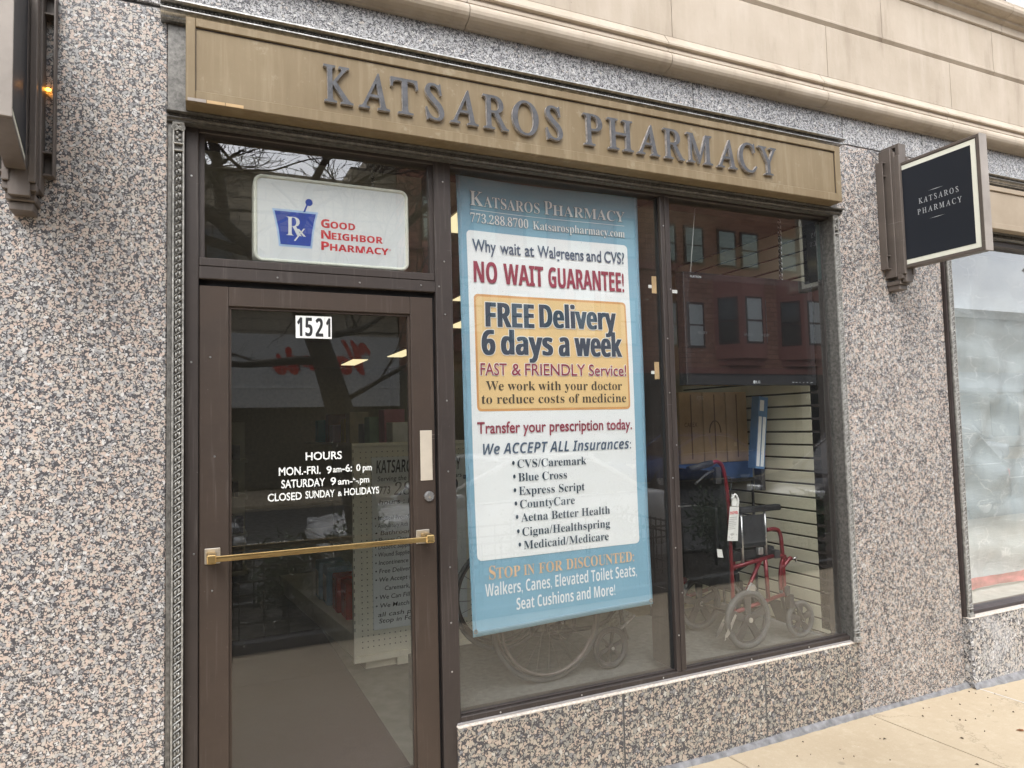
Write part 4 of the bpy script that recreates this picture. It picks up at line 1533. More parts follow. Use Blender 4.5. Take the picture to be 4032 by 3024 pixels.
# cartons at the back of the display
st = thing('display_shelf', 'dark display shelf carrying the cartons behind the hanging monitor', 'shelf', (3.0, .85, .4))
bm = new()
box(bm, 2.66, 3.29, .66, 1.0, 1.245, 1.265, .002)
for x in (2.67, 3.27):
    for y in (.67, .98):
        box(bm, x, x+.012, y, y+.012, .399, 1.245)
obj('shelf_frame', bm, 'dark_metal', st)
bx = [(2.72, 2.90, 'brown carton printed with a word, leftmost of three on the display shelf', 'CAREX'), (2.905, 3.082, 'plain brown carton with a handle hole, middle of three on the display shelf', ''), (3.087, 3.26, 'brown carton with a small yellow sticker, rightmost of three on the display shelf', '')]
for i, (a, b_, lab, txt) in enumerate(bx):
    t = thing('cardboard_box', lab, 'box', ((a+b_)/2, .8, 1.37), 'brown cartons on the display shelf')
    bm = new()
    box(bm, a, b_, .68, .92, 1.372, 1.815, .003)
    obj('carton', bm, 'card', t)
    bm = new()
    xm = (a+b_)/2
    box(bm, xm-.004, xm+.004, .6785, .68, 1.40, 1.80)
    obj('tape_seam', bm, 'tape_print', t)
    if txt:
        letter(txt, 'n', a+.035, a+.135, 1.60, .026, (0, .6785, 0), mats=('tape_print',), parent=t, off=.01)
    if i == 1:
        bm = new()
        tube(bm, [(xm+.045*cos(q), .6785, 1.56+.075*sin(q)) for q in [pi*k/12 for k in range(13)]], .0035, 5)
        obj('printed_arch', bm, 'tape_print', t)
    if i == 2:
        bm = new()
        box(bm, xm-.03, xm-.008, .6785, .6795, 1.47, 1.495)
        obj('yellow_sticker', bm, 'maskingtape', t)
t = thing('flat_carton', 'wide blue carton lying under the three brown cartons', 'box', (2.98, .8, 1.265))
bm = new()
box(bm, 2.69, 3.28, .67, .95, 1.2655, 1.3715, .003)
obj('carton', bm, 'bluebox', t)
t = thing('slim_carton', 'slim blue and white carton leaning upright beside the brown cartons', 'box', (3.2, .55, 1.3))
bm = new()
def slim(bm, du0, du1, w0, w1, y0, y1):
    a, b_ = Vector((3.165, 0, 1.335)), Vector((3.222, 0, 1.775))
    d = (b_-a)
    n_ = Vector((d.z, 0, -d.x)).normalized()
    P = [a+d*du0+n_*w0, a+d*du0+n_*w1, a+d*du1+n_*w1, a+d*du1+n_*w0]
    prism(bm, [(p.x, p.z) for p in P], 'y', y0, y1)
slim(bm, 0, 1, -.037, .037, .49, .55)
obj('carton', bm, plain('mid_blue_carton', (.09, .20, .38), .5), t)
bm = new()
slim(bm, .03, .72, -.030, -.006, .4885, .4897)
slim(bm, .03, .72, .004, .028, .4885, .4897)
slim(bm, .80, .95, -.026, .006, .4885, .4897)
obj('white_stripes', bm, 'white', t)
bm = new()
box(bm, 3.185, 3.215, .5, .56, 1.2, 1.335)
obj('stand', bm, 'dark_metal', t)

# ---- transport chair
tc = thing('transport_chair', 'transport wheelchair with red tubes and small grey wheels in the right hand window', 'wheelchair', (2.85, .4, .4))
YN, YF = .200, .600
def spoked(parent, c, R, r, tyre, spokes, hubr, wide, nm='wheel', smat='dark_metal'):
    bm = new()
    torus(bm, c, R-r, r, 'y', 44, 10)
    w = obj(nm, bm, tyre, parent)
    bm = new()
    torus(bm, c, R-2.1*r, r*.35, 'y', 44, 6, sy=2)
    for k in range(spokes):
        a = 2*pi*k/spokes+.3
        d = Vector((cos(a), 0, sin(a)))
        n_ = Vector((-sin(a), 0, cos(a)))
        p0, p1 = Vector(c)+d*hubr*.8, Vector(c)+d*(R-2.0*r)
        for sy in (-1,):
            vs = []
            for p, ww in ((p0, wide), (p1, wide*1.35)):
                for s in (-1, 1):
                    for y in (-.007, .007):
                        vs.append(bm.verts.new(p+n_*s*ww/2+Vector((0, y, 0))))
            for q in ((0, 1, 3, 2), (4, 6, 7, 5), (0, 2, 6, 4), (1, 5, 7, 3), (0, 4, 5, 1), (2, 3, 7, 6)):
                bm.faces.new([vs[i] for i in q])
    tube(bm, [(c[0], c[1]-.022, c[2]), (c[0], c[1]+.022, c[2])], hubr, 16)
    obj('spokes', bm, smat, w)
    bm = new()
    tube(bm, [(c[0], c[1]-.027, c[2]), (c[0], c[1]-.0221, c[2])], hubr*.45, 12)
    obj('hub_cap', bm, 'steel', w)
    return w
for y in (YN, YF):
    dx = 0
    red = [smooth_path([(2.655, y, .56), (2.652, y, .90), (2.648, y, 1.20), (2.625, y, 1.37), (2.590, y, 1.412), (2.55, y, 1.408)], 5),
           [(2.652, y, .838), (2.970, y, .874)], [(2.655, y, .60), (3.03, y, .655)], [(2.86, y, .862), (2.752, y, .70), (2.735, y, .60)],
           smooth_path([(2.915, y, 1.020), (2.975, y, 1.020), (3.008, y, 1.0), (3.022, y, .93), (3.026, y, .75), (3.03, y, .64)], 5),
           smooth_path([(2.97, y, .872), (3.04, y, .862), (3.018, y, .835), (3.002, y, .76), (3.0, y, .68)], 5),
           smooth_path([(3.02, y, .80), (3.075, y, .845), (3.088, y, .843)], 4),
           [(2.895, y, .87), (2.905, y, .64)]]
    for p in red:
        bm = new()
        tube(bm, p, .0115, 10)
        obj('frame_tube', bm, 'red_tube', tc)
    bm = new()
    tube(bm, [(2.548, y, 1.4075), (2.50, y, 1.400), (2.39, y, 1.379)], [.017, .0185, .019], 12)
    obj('hand_grip', bm, 'black', tc)
    bm = new()
    box(bm, 2.562, 2.600, y-.014, y+.014, 1.295, 1.385, .006, 2)
    tube(bm, smooth_path([(2.56, y, 1.37), (2.50, y, 1.345), (2.43, y, 1.30)], 4), .006, 6)
    tube(bm, smooth_path([(2.60, y, 1.315), (2.66, y, 1.33), (2.68, y, 1.29), (2.655, y, 1.23)], 5), .0025, 5)
    obj('brake_lever', bm, 'dark_metal', tc)
    bm = new()
    box(bm, 2.722, 3.012, y-.022, y+.022, 1.125, 1.158, .010, 3)
    obj('armrest', bm, 'upholstery', tc)
    bm = new()
    box(bm, 2.690, 2.912, y-.006, y+.006, .935, 1.110, .005, 2)
    obj('skirt_guard', bm, 'upholstery', tc)
    bm = new()
    tube(bm, [(2.905, y, .885), (2.905, y, 1.13)], .008, 8)
    tube(bm, [(2.735, y, .84), (2.735, y, 1.13)], .008, 8)
    box(bm, 2.84, 2.875, y-.014, y+.014, .89, .93, .004)
    box(bm, 2.755, 2.80, y-.02, y-.004, .70, .735, .003)
    tube(bm, [(2.73, y-.012, .69), (2.775, y-.012, .745), (2.81, y-.012, .71)], .006, 6)
    tube(bm, [(3.085, y-.016, .845), (3.115, y-.016, .855), (3.108, y-.016, .825)], .005, 6)
    obj('metal_fitting', bm, 'steel', tc)
    bm = new()
    box(bm, 2.953, 2.99, y-.02, y+.02, .86, .905, .004)
    box(bm, 3.02, 3.055, y-.018, y+.018, .645, .70, .004)
    box(bm, 3.045, 3.075, y-.024, y+.024, .575, .65, .004)
    tube(bm, [(3.075, y-.024, .61), (3.135, y-.024, .50)], .008, 6)
    tube(bm, [(3.075, y+.024, .61), (3.135, y+.024, .50)], .008, 6)
    obj('fork_block', bm, 'dark_metal', tc)
    spoked(tc, (2.742, y-.01, .556), .157, .0165, 'grey_tyre', 5, .030, .035)
    spoked(tc, (3.135, y, .502), .1035, .013, 'grey_tyre', 5, .020, .026)
    bm = new()
    yy = y+(.075 if y == YN else -.075)
    prism(bm, [(3.03, .60), (3.09, .47), (3.10, .475), (3.042, .605)], 'y', yy-.06, yy+.06)
    tube(bm, [(3.0, y, .68), (3.035, y+(.02 if y == YN else -.02), .57)], .010, 8)
    obj('footplate', bm, 'dark_metal', tc)
bm = new()
n = 10
for i in range(n):
    y0, y1 = YN+(YF-YN)*i/n, YN+(YF-YN)*(i+1)/n
    sag = lambda y: .028*sin((y-YN)/(YF-YN)*pi)
    for a, b_ in ((y0, y1),):
        q = [bm.verts.new(p) for p in ((2.655-sag(a)*.5, a, .72), (2.655-sag(b_)*.5, b_, .72), (2.640-sag(b_), b_, 1.36), (2.640-sag(a), a, 1.36))]
        bm.faces.new(q)
bmesh.ops.remove_doubles(bm, verts=bm.verts[:], dist=1e-5)
solid(bm, .018)
obj('back_sling', bm, 'upholstery', tc)
bm = new()
box(bm, 2.600, 2.622, .25, .55, .90, 1.16, .008, 2)
obj('back_pocket', bm, 'upholstery', tc)
bm = new()
box(bm, 2.66, 2.985, YN+.014, YF-.014, .862, .925, .014, 2)
obj('seat', bm, 'upholstery', tc)
bm = new()
tube(bm, [(2.78, YN, .62), (2.80, YF, .86)], .009, 8)
tube(bm, [(2.80, YN, .86), (2.82, YF, .62)], .009, 8)
tube(bm, [(2.742, YN, .556), (2.742, YF, .556)], .008, 8)
obj('cross_brace', bm, 'dark_metal', tc)
bm = new()
for y in (YN-.014, YN+.05):
    vs = [bm.verts.new(p) for p in ((2.66, y, .61), (2.668, y, .60), (2.60, y-.01, .50), (2.565, y-.01, .47), (2.57, y-.01, .50))]
    bm.faces.new(vs)
solid(bm, .002)
obj('clear_strap', bm, 'steel', tc)
bm = new()
vs = [bm.verts.new((x, YN-.032, z)) for x, z in ((2.632, 1.172), (2.694, 1.168), (2.676, .985), (2.604, .992))]
bm.faces.new(vs)
solid(bm, .001)
tg = obj('swing_tag', bm, 'paperwhite', tc)
letter('nova', 'n', 2.630, 2.684, 1.130, .0145, (0, YN-.0335, 0), mats=('gnred',), parent=tg, ref='x', off=.02)
bm = new()
for k in range(7):
    box(bm, 2.625-.0025*k, 2.677-.0025*k-(.012 if k % 3 == 2 else 0), YN-.0338, YN-.0334, 1.112-.010*k, 1.1145-.010*k)
for k in range(14):
    xx, zz_ = RND.uniform(2.612, 2.668), RND.uniform(1.0, 1.03)
    box(bm, xx, xx+.004, YN-.0338, YN-.0334, zz_, zz_+.004)
obj('tag_print', bm, plain('grey_print', (.35, .33, .33), .6), tg)
bm = new()
tube(bm, smooth_path([(2.648, YN-.03, 1.21), (2.67, YN-.034, 1.235), (2.69, YN-.034, 1.20), (2.68, YN-.03, 1.165)], 5), [.006]*16, 6)
vs = [bm.verts.new((x, YN-.028, z)) for x, z in ((2.648, 1.175), (2.652, 1.24), (2.70, 1.195), (2.70, 1.17))]
bm.faces.new(vs)
obj('tag_loop', bm, 'paperwhite', tc)
bm = new()
box(bm, 2.405, 2.445, .25, .251, .880, .915)
bm.free()
bm = new()
vs = [bm.verts.new(p) for p in ((2.575, .22, .945), (2.602, .21, .94), (2.61, .21, .895), (2.58, .22, .90))]
bm.faces.new(vs)
obj('care_label', bm, 'paperwhite', tc)

# ---- large wheelchair half hidden by the banner
wc = thing('wheelchair', 'dark full size wheelchair with large spoked wheels standing behind the banner', 'wheelchair', (1.6, .55, .4))
for y in (.275, .80):
    c = (1.565, y, .700)
    bm = new()
    torus(bm, c, .286, .013, 'y', 64, 8)
    w = obj('wheel', bm, 'grey_tyre', wc)
    bm = new()
    torus(bm, (c[0], c[1], c[2]), .268, .006, 'y', 64, 6)
    torus(bm, (c[0], c[1]+(-.032 if y < .5 else .032), c[2]), .255, .008, 'y', 64, 6)
    obj('push_rim', bm, 'bracket', w)
    bm = new()
    for k in range(24):
        a = 2*pi*k/24
        s = (-1)**k
        tube(bm, [(c[0]+.03*cos(a+s*.9), c[1]+s*.015, c[2]+.03*sin(a+s*.9)), (c[0]+.265*cos(a), c[1], c[2]+.265*sin(a))], .0016, 4)
    tube(bm, [(c[0], c[1]-.03, c[2]), (c[0], c[1]+.03, c[2])], .025, 14)
    obj('spokes', bm, 'bracket', w)
    spoked(wc, (1.925, y+.01, .505), .1035, .013, 'dark_metal', 6, .018, .012, 'caster_wheel')
    for p in ([(1.50, y+.04, .62), (1.50, y+.04, 1.30), (1.44, y+.04, 1.36), (1.36, y+.04, 1.36)], [(1.50, y+.04, .88), (1.95, y+.04, .88), (2.02, y+.04, .60), (2.05, y+.04, .52)], [(1.50, y+.04, .62), (1.93, y+.04, .63), (1.925, y+.04, .88)], [(1.52, y+.04, 1.12), (1.85, y+.04, 1.12), (1.88, y+.04, .88)]):
        bm = new()
        tube(bm, smooth_path(p, 5), .011, 8)
        obj('frame_tube', bm, 'dark_metal', wc)
    bm = new()
    prism(bm, [(1.985, .58), (2.085, .645), (2.09, .636), (1.99, .570)], 'y', y+.02, y+.16)
    obj('footplate', bm, 'pewter', wc)
bm = new()
box(bm, 1.51, 1.90, .32, .83, .868, .892, .008, 2)
box(bm, 1.488, 1.515, .32, .83, .90, 1.29, .008, 2)
obj('sling', bm, 'upholstery', wc)
bm = new()
vs = [bm.verts.new(p) for p in ((2.03, .26, .86), (2.085, .26, .80), (2.10, .26, .93), (2.09, .26, 1.01))]
bm.faces.new(vs)
solid(bm, .001)
obj('price_card', bm, 'paperwhite', wc)

# ------------------------------------------------------------------ inside the shop, through the door
bm = new()
box(bm, .06, .965, .10, 3.2, -.0008, .008, .002)
tag(obj('door_mat', bm, 'mat'), 'long dark maroon floor mat just inside the glass door', 'floor mat')
gd = thing('shelf_gondola', 'cream shelving unit with a pegboard end panel and a price poster, inside the door', 'shelving', (1.5, 2.6, 0))
bm = new()
box(bm, .998, 1.86, 2.0, 2.03, .115, 1.515, .003)
box(bm, .985, 1.87, 1.992, 2.0335, .068, .114, .003)
box(bm, .985, 1.87, 1.992, 2.0335, 1.5155, 1.54, .003)
box(bm, .9865, .998, 1.990, 2.034, .114, 1.5155)
pg = obj('pegboard', bm, 'peg', gd)
bm = new()
z = .165
while z < 1.5:
    x = 1.045
    while x < 1.85:
        tube(bm, [(x, 1.9995, z), (x, 1.9985, z)], .0042, 6)
        x += .0375
    z += .0375
for k in range(24):
    box(bm, .990, .9945, 1.9892, 1.9898, .28+k*.052, .302+k*.052)
obj('peg_hole', bm, 'ink', pg)
pg_h = bpy.data.objects['peg_hole']
pg_h['kind'] = 'stuff'
bm = new()
prism(bm, [(1.045, 2.04), (1.75, 2.04), (1.55, 4.6), (.79, 4.6)], 'z', .12, .20)
prism(bm, [(1.075, 2.04), (1.7, 2.04), (1.5, 4.6), (.83, 4.6)], 'z', .01, .1195)
for z in (.62, .98, 1.50):
    prism(bm, [(1.30, 2.04), (1.75, 2.04), (1.55, 4.6), (1.05, 4.6)], 'z', z, z+.02)
prism(bm, [(1.52, 2.04), (1.54, 2.04), (1.34, 4.6), (1.32, 4.6)], 'z', .2005, 1.5)
box(bm, 1.28, 1.40, 1.99, 2.035, .02, .068)
obj('shelf', bm, 'peg', gd)
ps = thing('price_poster', 'pale hand lettered price poster fixed to the pegboard inside the door', 'poster', (1.45, 1.99, .27))
bm = new()
box(bm, 1.118, 1.80, 1.9895, 1.9955, .272, 1.440, .002)
obj('board', bm, 'poster', ps)
def pt(s, x0, x1, z, h, st='n', off=.004, ref='H', shear=.12):
    letter(s, st, x0, x1, z, h, (0, 1.9888, 0), mats=('ink',), parent=ps, off=off, ref=ref, shear=shear)
pt('KATSAROS PHARMACY', 1.150, 1.770, 1.330, .088, 'sb', .0)
pt('Serving the Community for years', 1.158, 1.775, 1.275, .032)
pt('773', 1.169, 1.247, 1.186, .052, off=.012); pt('288-8700', 1.273, 1.745, 1.172, .086, 'serif', -.01)
pt('hours : M-F am to pm', 1.167, 1.74, 1.115, .034); 
for s, a, b_, z in (('• Medical Provider', 1.135, 1.41, 1.008), ('• Ambulatory Aids', 1.138, 1.370, .957), ('• Bathroom Safety (Bars)', 1.138, 1.72, .907), ('• Shower Chairs', 1.138, 1.38, .860), ('• Diabetic Supplies', 1.135, 1.41, .812), ('• Wound Supplies', 1.135, 1.390, .761), ('• Incontinence', 1.135, 1.367, .706), ('• Free Delivery Service', 1.135, 1.54, .650), ('• We Accept all insurances plans', 1.135, 1.70, .592), ('Caremark, Public Aid', 1.199, 1.56, .532), ('• We Can Fill Osco, Walgreens', 1.135, 1.70, .474), ('• We Match our Competing!', 1.135, 1.70, .417), ('all cash prescriptions', 1.150, 1.69, .358), ('Stop in For Fast Service', 1.156, 1.70, .315)):
    pt(s, a, b_, z, .029)
# cases on the bottom shelf, seen from the aisle side
cs = []
for (y, h, m, lab) in ((2.60, .27, 'redcase', 'glossy red plastic case nearest the pegboard on the bottom shelf'), (2.84, .28, 'redcase', 'glossy red plastic case second from the pegboard on the bottom shelf'), (3.12, .31, 'bluecase', 'pale blue carton between the red cases and another blue carton'), (3.36, .31, 'bluecase', 'pale blue carton farthest from the door on the bottom shelf')):
    x = 1.06-.1*(y-2.04)+.05
    t = thing('storage_case', lab, 'case', (x+.1, y+.1, .2), 'cases on the bottom shelf')
    bm = new()
    box(bm, x, x+.22, y, y+.20, .2005, .2005+h, .012, 2)
    obj('shell', bm, m, t)
    bm = new()
    box(bm, x-.004, x+.002, y+.03, y+.17, .23, .2005+h*.75, .004)
    obj('front_panel', bm, 'paperwhite' if m == 'bluecase' else 'redcase', t)
labs = ['white', 'pink', 'pale green', 'grey', 'cream', 'yellow', 'lilac', 'brown', 'teal']
cl = [(.7, .7, .68), (.55, .25, .3), (.35, .5, .35), (.35, .36, .38), (.6, .55, .4), (.6, .5, .12), (.4, .33, .5), (.25, .16, .1), (.1, .33, .35)]
for i in range(9):
    bm = new()
    y = 2.12+.25*i
    x = 1.31-.1*(y-2.04)+.03*(i % 2)
    h = .16+.05*((i*5) % 3)
    box(bm, x, x+.16, y, y+.17, 1.5205, 1.5205+h, .004)
    tag(obj('medicine_box', bm, plain('carton_%s' % labs[i].replace(' ', '_'), cl[i], .5)), '%s medicine box on the top shelf of the gondola' % labs[i], 'box', 'medicine boxes on the gondola')
# second shelving unit deeper in the shop
g2 = thing('shelf_gondola', 'dim shelving unit deeper inside the shop, loaded with small packets', 'shelving', (.3, 6, 0))
bm = new()
for z in (.1, .5, .9, 1.3):
    box(bm, -.9, .55, 5.4, 5.85, z, z+.03)
box(bm, -.9, .55, 5.85, 5.88, 0, 1.75)
obj('shelf', bm, 'peg', g2)
bm = new()
for z in (.13, .53, .93, 1.33):
    x = -.88
    while x < .45:
        w = RND.uniform(.05, .11)
        box(bm, x, x+w, 5.45, 5.6, z+.0005, z+RND.uniform(.12, .27))
        x += w+.012
obj('packets', bm, plain('dim_packets', (.3, .27, .27), .6, var=.8, scale=9), g2)
g2b = bpy.data.objects['packets']
g2b['kind'] = 'stuff'
# lit ceiling fixtures; the nearer, hidden ones are added to brighten the interior
for i, (x, y, lab) in enumerate(((.60, 1.48, 'short added fill light at the ceiling, hidden behind the lightbox sign'), (2.9, 11.0, 'lit fluorescent ceiling fixture, deepest on the right in the shop'), (3.4, 9.2, 'lit fluorescent ceiling fixture near the right wall, second deepest'), (-.6, 8.0, 'lit fluorescent ceiling fixture over the dim shelving unit'), (1.62, .98, 'added fill light at the ceiling, hidden right behind the banner'), (2.6, 3.4, 'added fill light at the ceiling, out of view over the front of the gondola'), (3.2, 5.3, 'added fill light at the ceiling, out of view over the far end of the gondola'))):
    t = thing('ceiling_light', lab, 'ceiling light', (x, y, 3.0), 'fluorescent ceiling lights')
    hl = .35 if i == 0 else .60
    bm = new()
    box(bm, x-.16, x+.16, y-hl-.02, y+hl+.02, 2.955, 2.999, .004)
    obj('housing', bm, 'ceil_in', t)
    bm = new()
    box(bm, x-.14, x+.14, y-hl, y+hl, 2.945, 2.9545)
    obj('diffuser', bm, 'tube_light', t)

# ------------------------------------------------------------------ across the street (seen in the glass)
def facade_text(s, st, x0, x1, z, h, y, mat, parent, off=0.):
    # reads correctly for somebody facing -y
    letter(s, st, -x1, -x0, z, h, (0, y, 0), right=(-1, 0, 0), nrm=(0, 1, 0), mats=(mat,), parent=parent, off=off)
YB = -18.0
bk = thing('brick_building', 'dark red stone building with maroon bay windows across the street, mirrored in the windows', 'building', (16, -22, 0))
bm = new()
box(bm, 5.8, 28, -26, YB, 3.4, 11)
obj('wall', bm, 'brick', bk)
bm = new()
box(bm, 5.8, 28, -26, YB-.35, 0, 3.395)
for x in (5.9, 8.6, 11.4, 14.2, 17.0, 19.8, 22.6, 25.4, 27.8):
    box(bm, x-.15, x+.15, YB-.349, YB+.02, 0, 3.39)
box(bm, 5.8, 28, YB-.349, YB+.06, 2.95, 3.39)
obj('shop_level', bm, 'shopdark', bk)
bm = new()
box(bm, 5.8, 28, YB, YB+.14, 7.2, 7.46)
box(bm, 5.8, 28, YB, YB+.10, 3.40, 3.6)
box(bm, 5.8, 28, YB, YB+.3, 10.8, 11.2)
obj('string_course', bm, 'maroonboard', bk)
def bay(xc):
    w, d = 1.28, .75
    pl = [(xc-w, YB), (xc-w*.45, YB+d), (xc+w*.45, YB+d), (xc+w, YB)]
    bm = new()
    prism(bm, [(x, y) for x, y in pl], 'z', 3.95, 7.2)
    pl2 = [(xc-w*.9, YB), (xc-w*.3, YB+d*.6), (xc+w*.3, YB+d*.6), (xc+w*.9, YB)]
    prism(bm, pl2, 'z', 3.70, 3.949)
    by = obj('bay_window', bm, 'maroonboard', bk)
    for i, (A, B) in enumerate(zip(pl, pl[1:])):
        a, b_ = Vector((A[0], A[1], 0)), Vector((B[0], B[1], 0))
        d_ = (b_-a)
        n_ = Vector((-d_.y, d_.x, 0)).normalized()
        for nm, t0, t1, z0, z1, o_, mt_ in (('sash_frame', .14, .86, 4.50, 6.30, .02, 'frame_brown'), ('pane', .20, .80, 4.58, 5.34, .035, 'windowdark' if i == 0 else 'windowpale'), ('pane', .20, .80, 5.42, 6.22, .035, 'windowpale' if i else 'windowdark')):
            bm = new()
            P = [a+d_*t0, a+d_*t1]
            vs = [bm.verts.new(p+n_*o_*k+Vector((0, 0, z))) for k in (0, 1) for p in P for z in (z0, z1)]
            for q in ((4, 6, 7, 5), (0, 4, 5, 1), (2, 3, 7, 6), (1, 5, 7, 3), (0, 2, 6, 4)):
                bm.faces.new([vs[j] for j in q])
            obj(nm, bm, mt_, by)
for xc in (7.9, 12.0, 19.45, 22.65, 26.4):
    bay(xc)
def flatwin(xc, w, z0, z1, mat, parent=bk, y=YB):
    bm = new()
    box(bm, xc-w/2-.09, xc+w/2+.09, y, y+.05, z0-.08, z1+.1)
    f = obj('window', bm, 'frame_brown', parent)
    bm = new()
    box(bm, xc-w/2, xc+w/2, y+.0505, y+.06, z0, (z0+z1)/2-.03)
    box(bm, xc-w/2, xc+w/2, y+.0505, y+.06, (z0+z1)/2+.03, z1)
    obj('pane', bm, mat, f)
for xc in (9.9, 14.2, 16.0, 17.25, 24.5):
    flatwin(xc, .62, 4.45, 6.0, 'windowpale')
for xc in (7.0, 8.7, 10.6, 12.3, 14.2, 16.0, 17.3, 18.9, 20.05, 22.1, 23.2, 25, 26.6):
    flatwin(xc, .75, 7.62, 8.92, 'windowgreen')
for x in (16.9, 19.1, 19.9):
    facade_text('VALLAS', 'sb', x-.22, x+.22, 4.78, .10, YB+.80, 'white', bk)
for x, s in ((14.2, 'JERK CORNER'), (17.3, 'RETAIL SPACE'), (22.9, 'TAKE OUT')):
    facade_text(s, 'sb', x-.45, x+.45, 2.4, .16, YB-.33, 'white', bk)
sb_ = thing('stone_building', 'buff stone building with a grey shop fascia across the street, mirrored in the door', 'building', (-2, -22, 0))
bm = new()
box(bm, -14, 5.75, -26, YB, 3.0, 9.0)
box(bm, 4.36, 5.75, -26, YB+.02, 9.0, 9.6)
box(bm, 4.85, 5.75, -26, YB+.02, 9.6, 10.0)
box(bm, -14, 4.36, -26, YB+.12, 9.0, 9.1)
obj('wall', bm, 'ashlar', sb_)
bm = new()
box(bm, -14, 5.75, -26, YB-.3, 0, 3.0)
obj('shop_level', bm, 'shopdark', sb_)
bm = new()
box(bm, -3.2, 5.73, YB+.0, YB+.18, 2.3, 4.38)
obj('grey_fascia', bm, 'greyfascia', sb_)
bm = new()
box(bm, -3.2, 5.73, YB+.1805, YB+.20, 2.85, 2.89)
obj('fascia_line', bm, 'white', sb_)
facade_text('Valois', 'script', 1.95, 4.85, 3.28, .95, YB+.19, 'redlight', sb_, .03)
facade_text('CAFETERIA', 'sb', .1, 1.75, 3.35, .28, YB+.19, 'white', sb_)
for x in (-12, -9.5, -7, -4.5, -2, .5, 2.6, 4.6):
    flatwin(x, 1.0, 5.3, 7.3, 'windowdark', sb_)
lb = thing('corner_shop_building', 'low pale corner shop building with an awning across the street, mirrored in the vacant window', 'building', (39, -23, 0))
bm = new()
box(bm, 28, 52, -28, YB-.2, 0, 6.2)
box(bm, 28, 52, -28, YB, 6.2, 6.6)
obj('wall', bm, plain('pale_render', (.42, .40, .36), .8), lb)
bm = new()
prism(bm, [(YB-.2, 3.6), (YB+1.4, 2.75), (YB+1.4, 2.6), (YB-.2, 2.6)], 'x', 29, 51)
obj('awning', bm, plain('grey_striped_awning', (.32, .34, .35), .7), lb)
bm = new()
for x in range(29, 51, 3):
    box(bm, x, x+2.2, YB-.2, YB-.15, .5, 2.5)
obj('shop_windows', bm, 'windowdark', lb)

# ---- bare street tree
tr = thing('street_tree', 'bare leaning street tree at the kerb, mirrored in the door and transom', 'tree', (1.5, -4.0, 0))
bm = new()
base = [(1.62, -4.05, -.06), (1.55, -4.03, .6), (1.40, -4.0, 1.4), (1.24, -3.98, 2.05), (1.02, -3.95, 2.65), (.68, -3.92, 3.12), (.25, -3.9, 3.55)]
tube(bm, smooth_path(base, 5), [.195-.0045*i for i in range(31)], 12)
obj('trunk', bm, 'bark', tr)
bm = new()
def branch(p, d, L, r, depth):
    d = d.normalized()
    pts = [p]
    n = 5
    q = p
    for i in range(n):
        d = (d+Vector((RND.uniform(-.25, .25), RND.uniform(-.2, .2), RND.uniform(-.16, .2)))).normalized()
        q = q+d*L/n
        pts.append(q)
    tube(bm, pts, [max(.0028, r*(1-.5*i/n)) for i in range(n+1)], 7 if depth < 2 else 4, cap=False)
    if depth >= 5:
        return
    k = 4 if depth < 3 else 3
    for j in range(k):
        a = pts[RND.choice((1, 2, 3, 4)) if j else n]
        nd = (d+Vector((RND.uniform(-1, 1), RND.uniform(-.7, .7), RND.uniform(-.5, .65)))).normalized()
        branch(a, nd, L*RND.uniform(.5, .78), r*.5*(1.1 if j == 0 else .8), depth+1)
top = Vector((.25, -3.9, 3.55))
for p, a, L, r in ((top, Vector((-.8, .1, .6)), 1.5, .06), (top, Vector((-.1, -.3, 1)), 1.6, .065), (Vector((.68, -3.92, 3.1)), Vector((.35, -.1, 1)), 1.5, .055), (Vector((1.0, -3.95, 2.68)), Vector((.75, -.05, .75)), 1.7, .06), (Vector((.45, -3.91, 3.3)), Vector((-1, .3, .15)), 1.5, .045)):
    branch(p, a, L, r, 0)
for p, a, L, r in (((1.14, -3.96, 2.3), (-1, -.1, .05), 1.2, .045), ((1.05, -3.95, 2.55), (1, -.2, .25), 1.3, .04), ((1.3, -3.98, 1.9), (1, .2, .3), 1.1, .028), ((.9, -3.94, 2.8), (-1, .1, .3), 1.1, .03)):
    branch(Vector(p), Vector(a), L, r, 2)
for k in range(11):
    t = k/10
    p = Vector((-.75+1.9*t+RND.uniform(-.1, .1), -3.9+RND.uniform(-.15, .15), 3.95-.5*abs(t-.45)+RND.uniform(-.1, .25)))
    branch(p, Vector((RND.uniform(-1, 1), RND.uniform(-.2, .2), RND.uniform(-1.1, .3))), RND.uniform(.7, 1.1), .018, 3)
obj('crown', bm, 'bark', tr, recalc=False)
bx0, bx1, by0, by1 = -2.2, 8.6, -4.12, -2.92
pb_ = thing('planting_bed', 'long dark planting bed with a stone edging along the kerb, mirrored low in the glass', 'planting bed', (3, -3.2, 0))
bm = new()
nx, ny = 90, 20
g = [[bm.verts.new((bx0+(bx1-bx0)*i/nx, by0+(by1-by0)*k/ny, -.01+RND.uniform(0, .035)+.025*sin(i*.4)*sin(k*.5))) for k in range(ny+1)] for i in range(nx+1)]
for i in range(nx):
    for k in range(ny):
        bm.faces.new((g[i][k], g[i+1][k], g[i+1][k+1], g[i][k+1]))
obj('soil', bm, plain('dark_mulch', (.028, .021, .015), .95, var=.6, scale=40), pb_)
bm = new()
for q in ((bx0-.1, bx1+.1, by1, by1+.1), (bx0-.1, bx1+.1, by0-.1, by0), (bx0-.1, bx0, by0, by1), (bx1, bx1+.1, by0, by1)):
    box(bm, q[0], q[1], q[2], q[3], -.08, .045, .008)
obj('stone_edging', bm, 'grout', pb_)
fn = thing('tree_guard_fence', 'low black iron fence round the planting bed at the kerb', 'fence', (2.2, -3.2, 0))
fx0, fx1, fy0, fy1 = -.6, 4.6, -4.02, -3.0
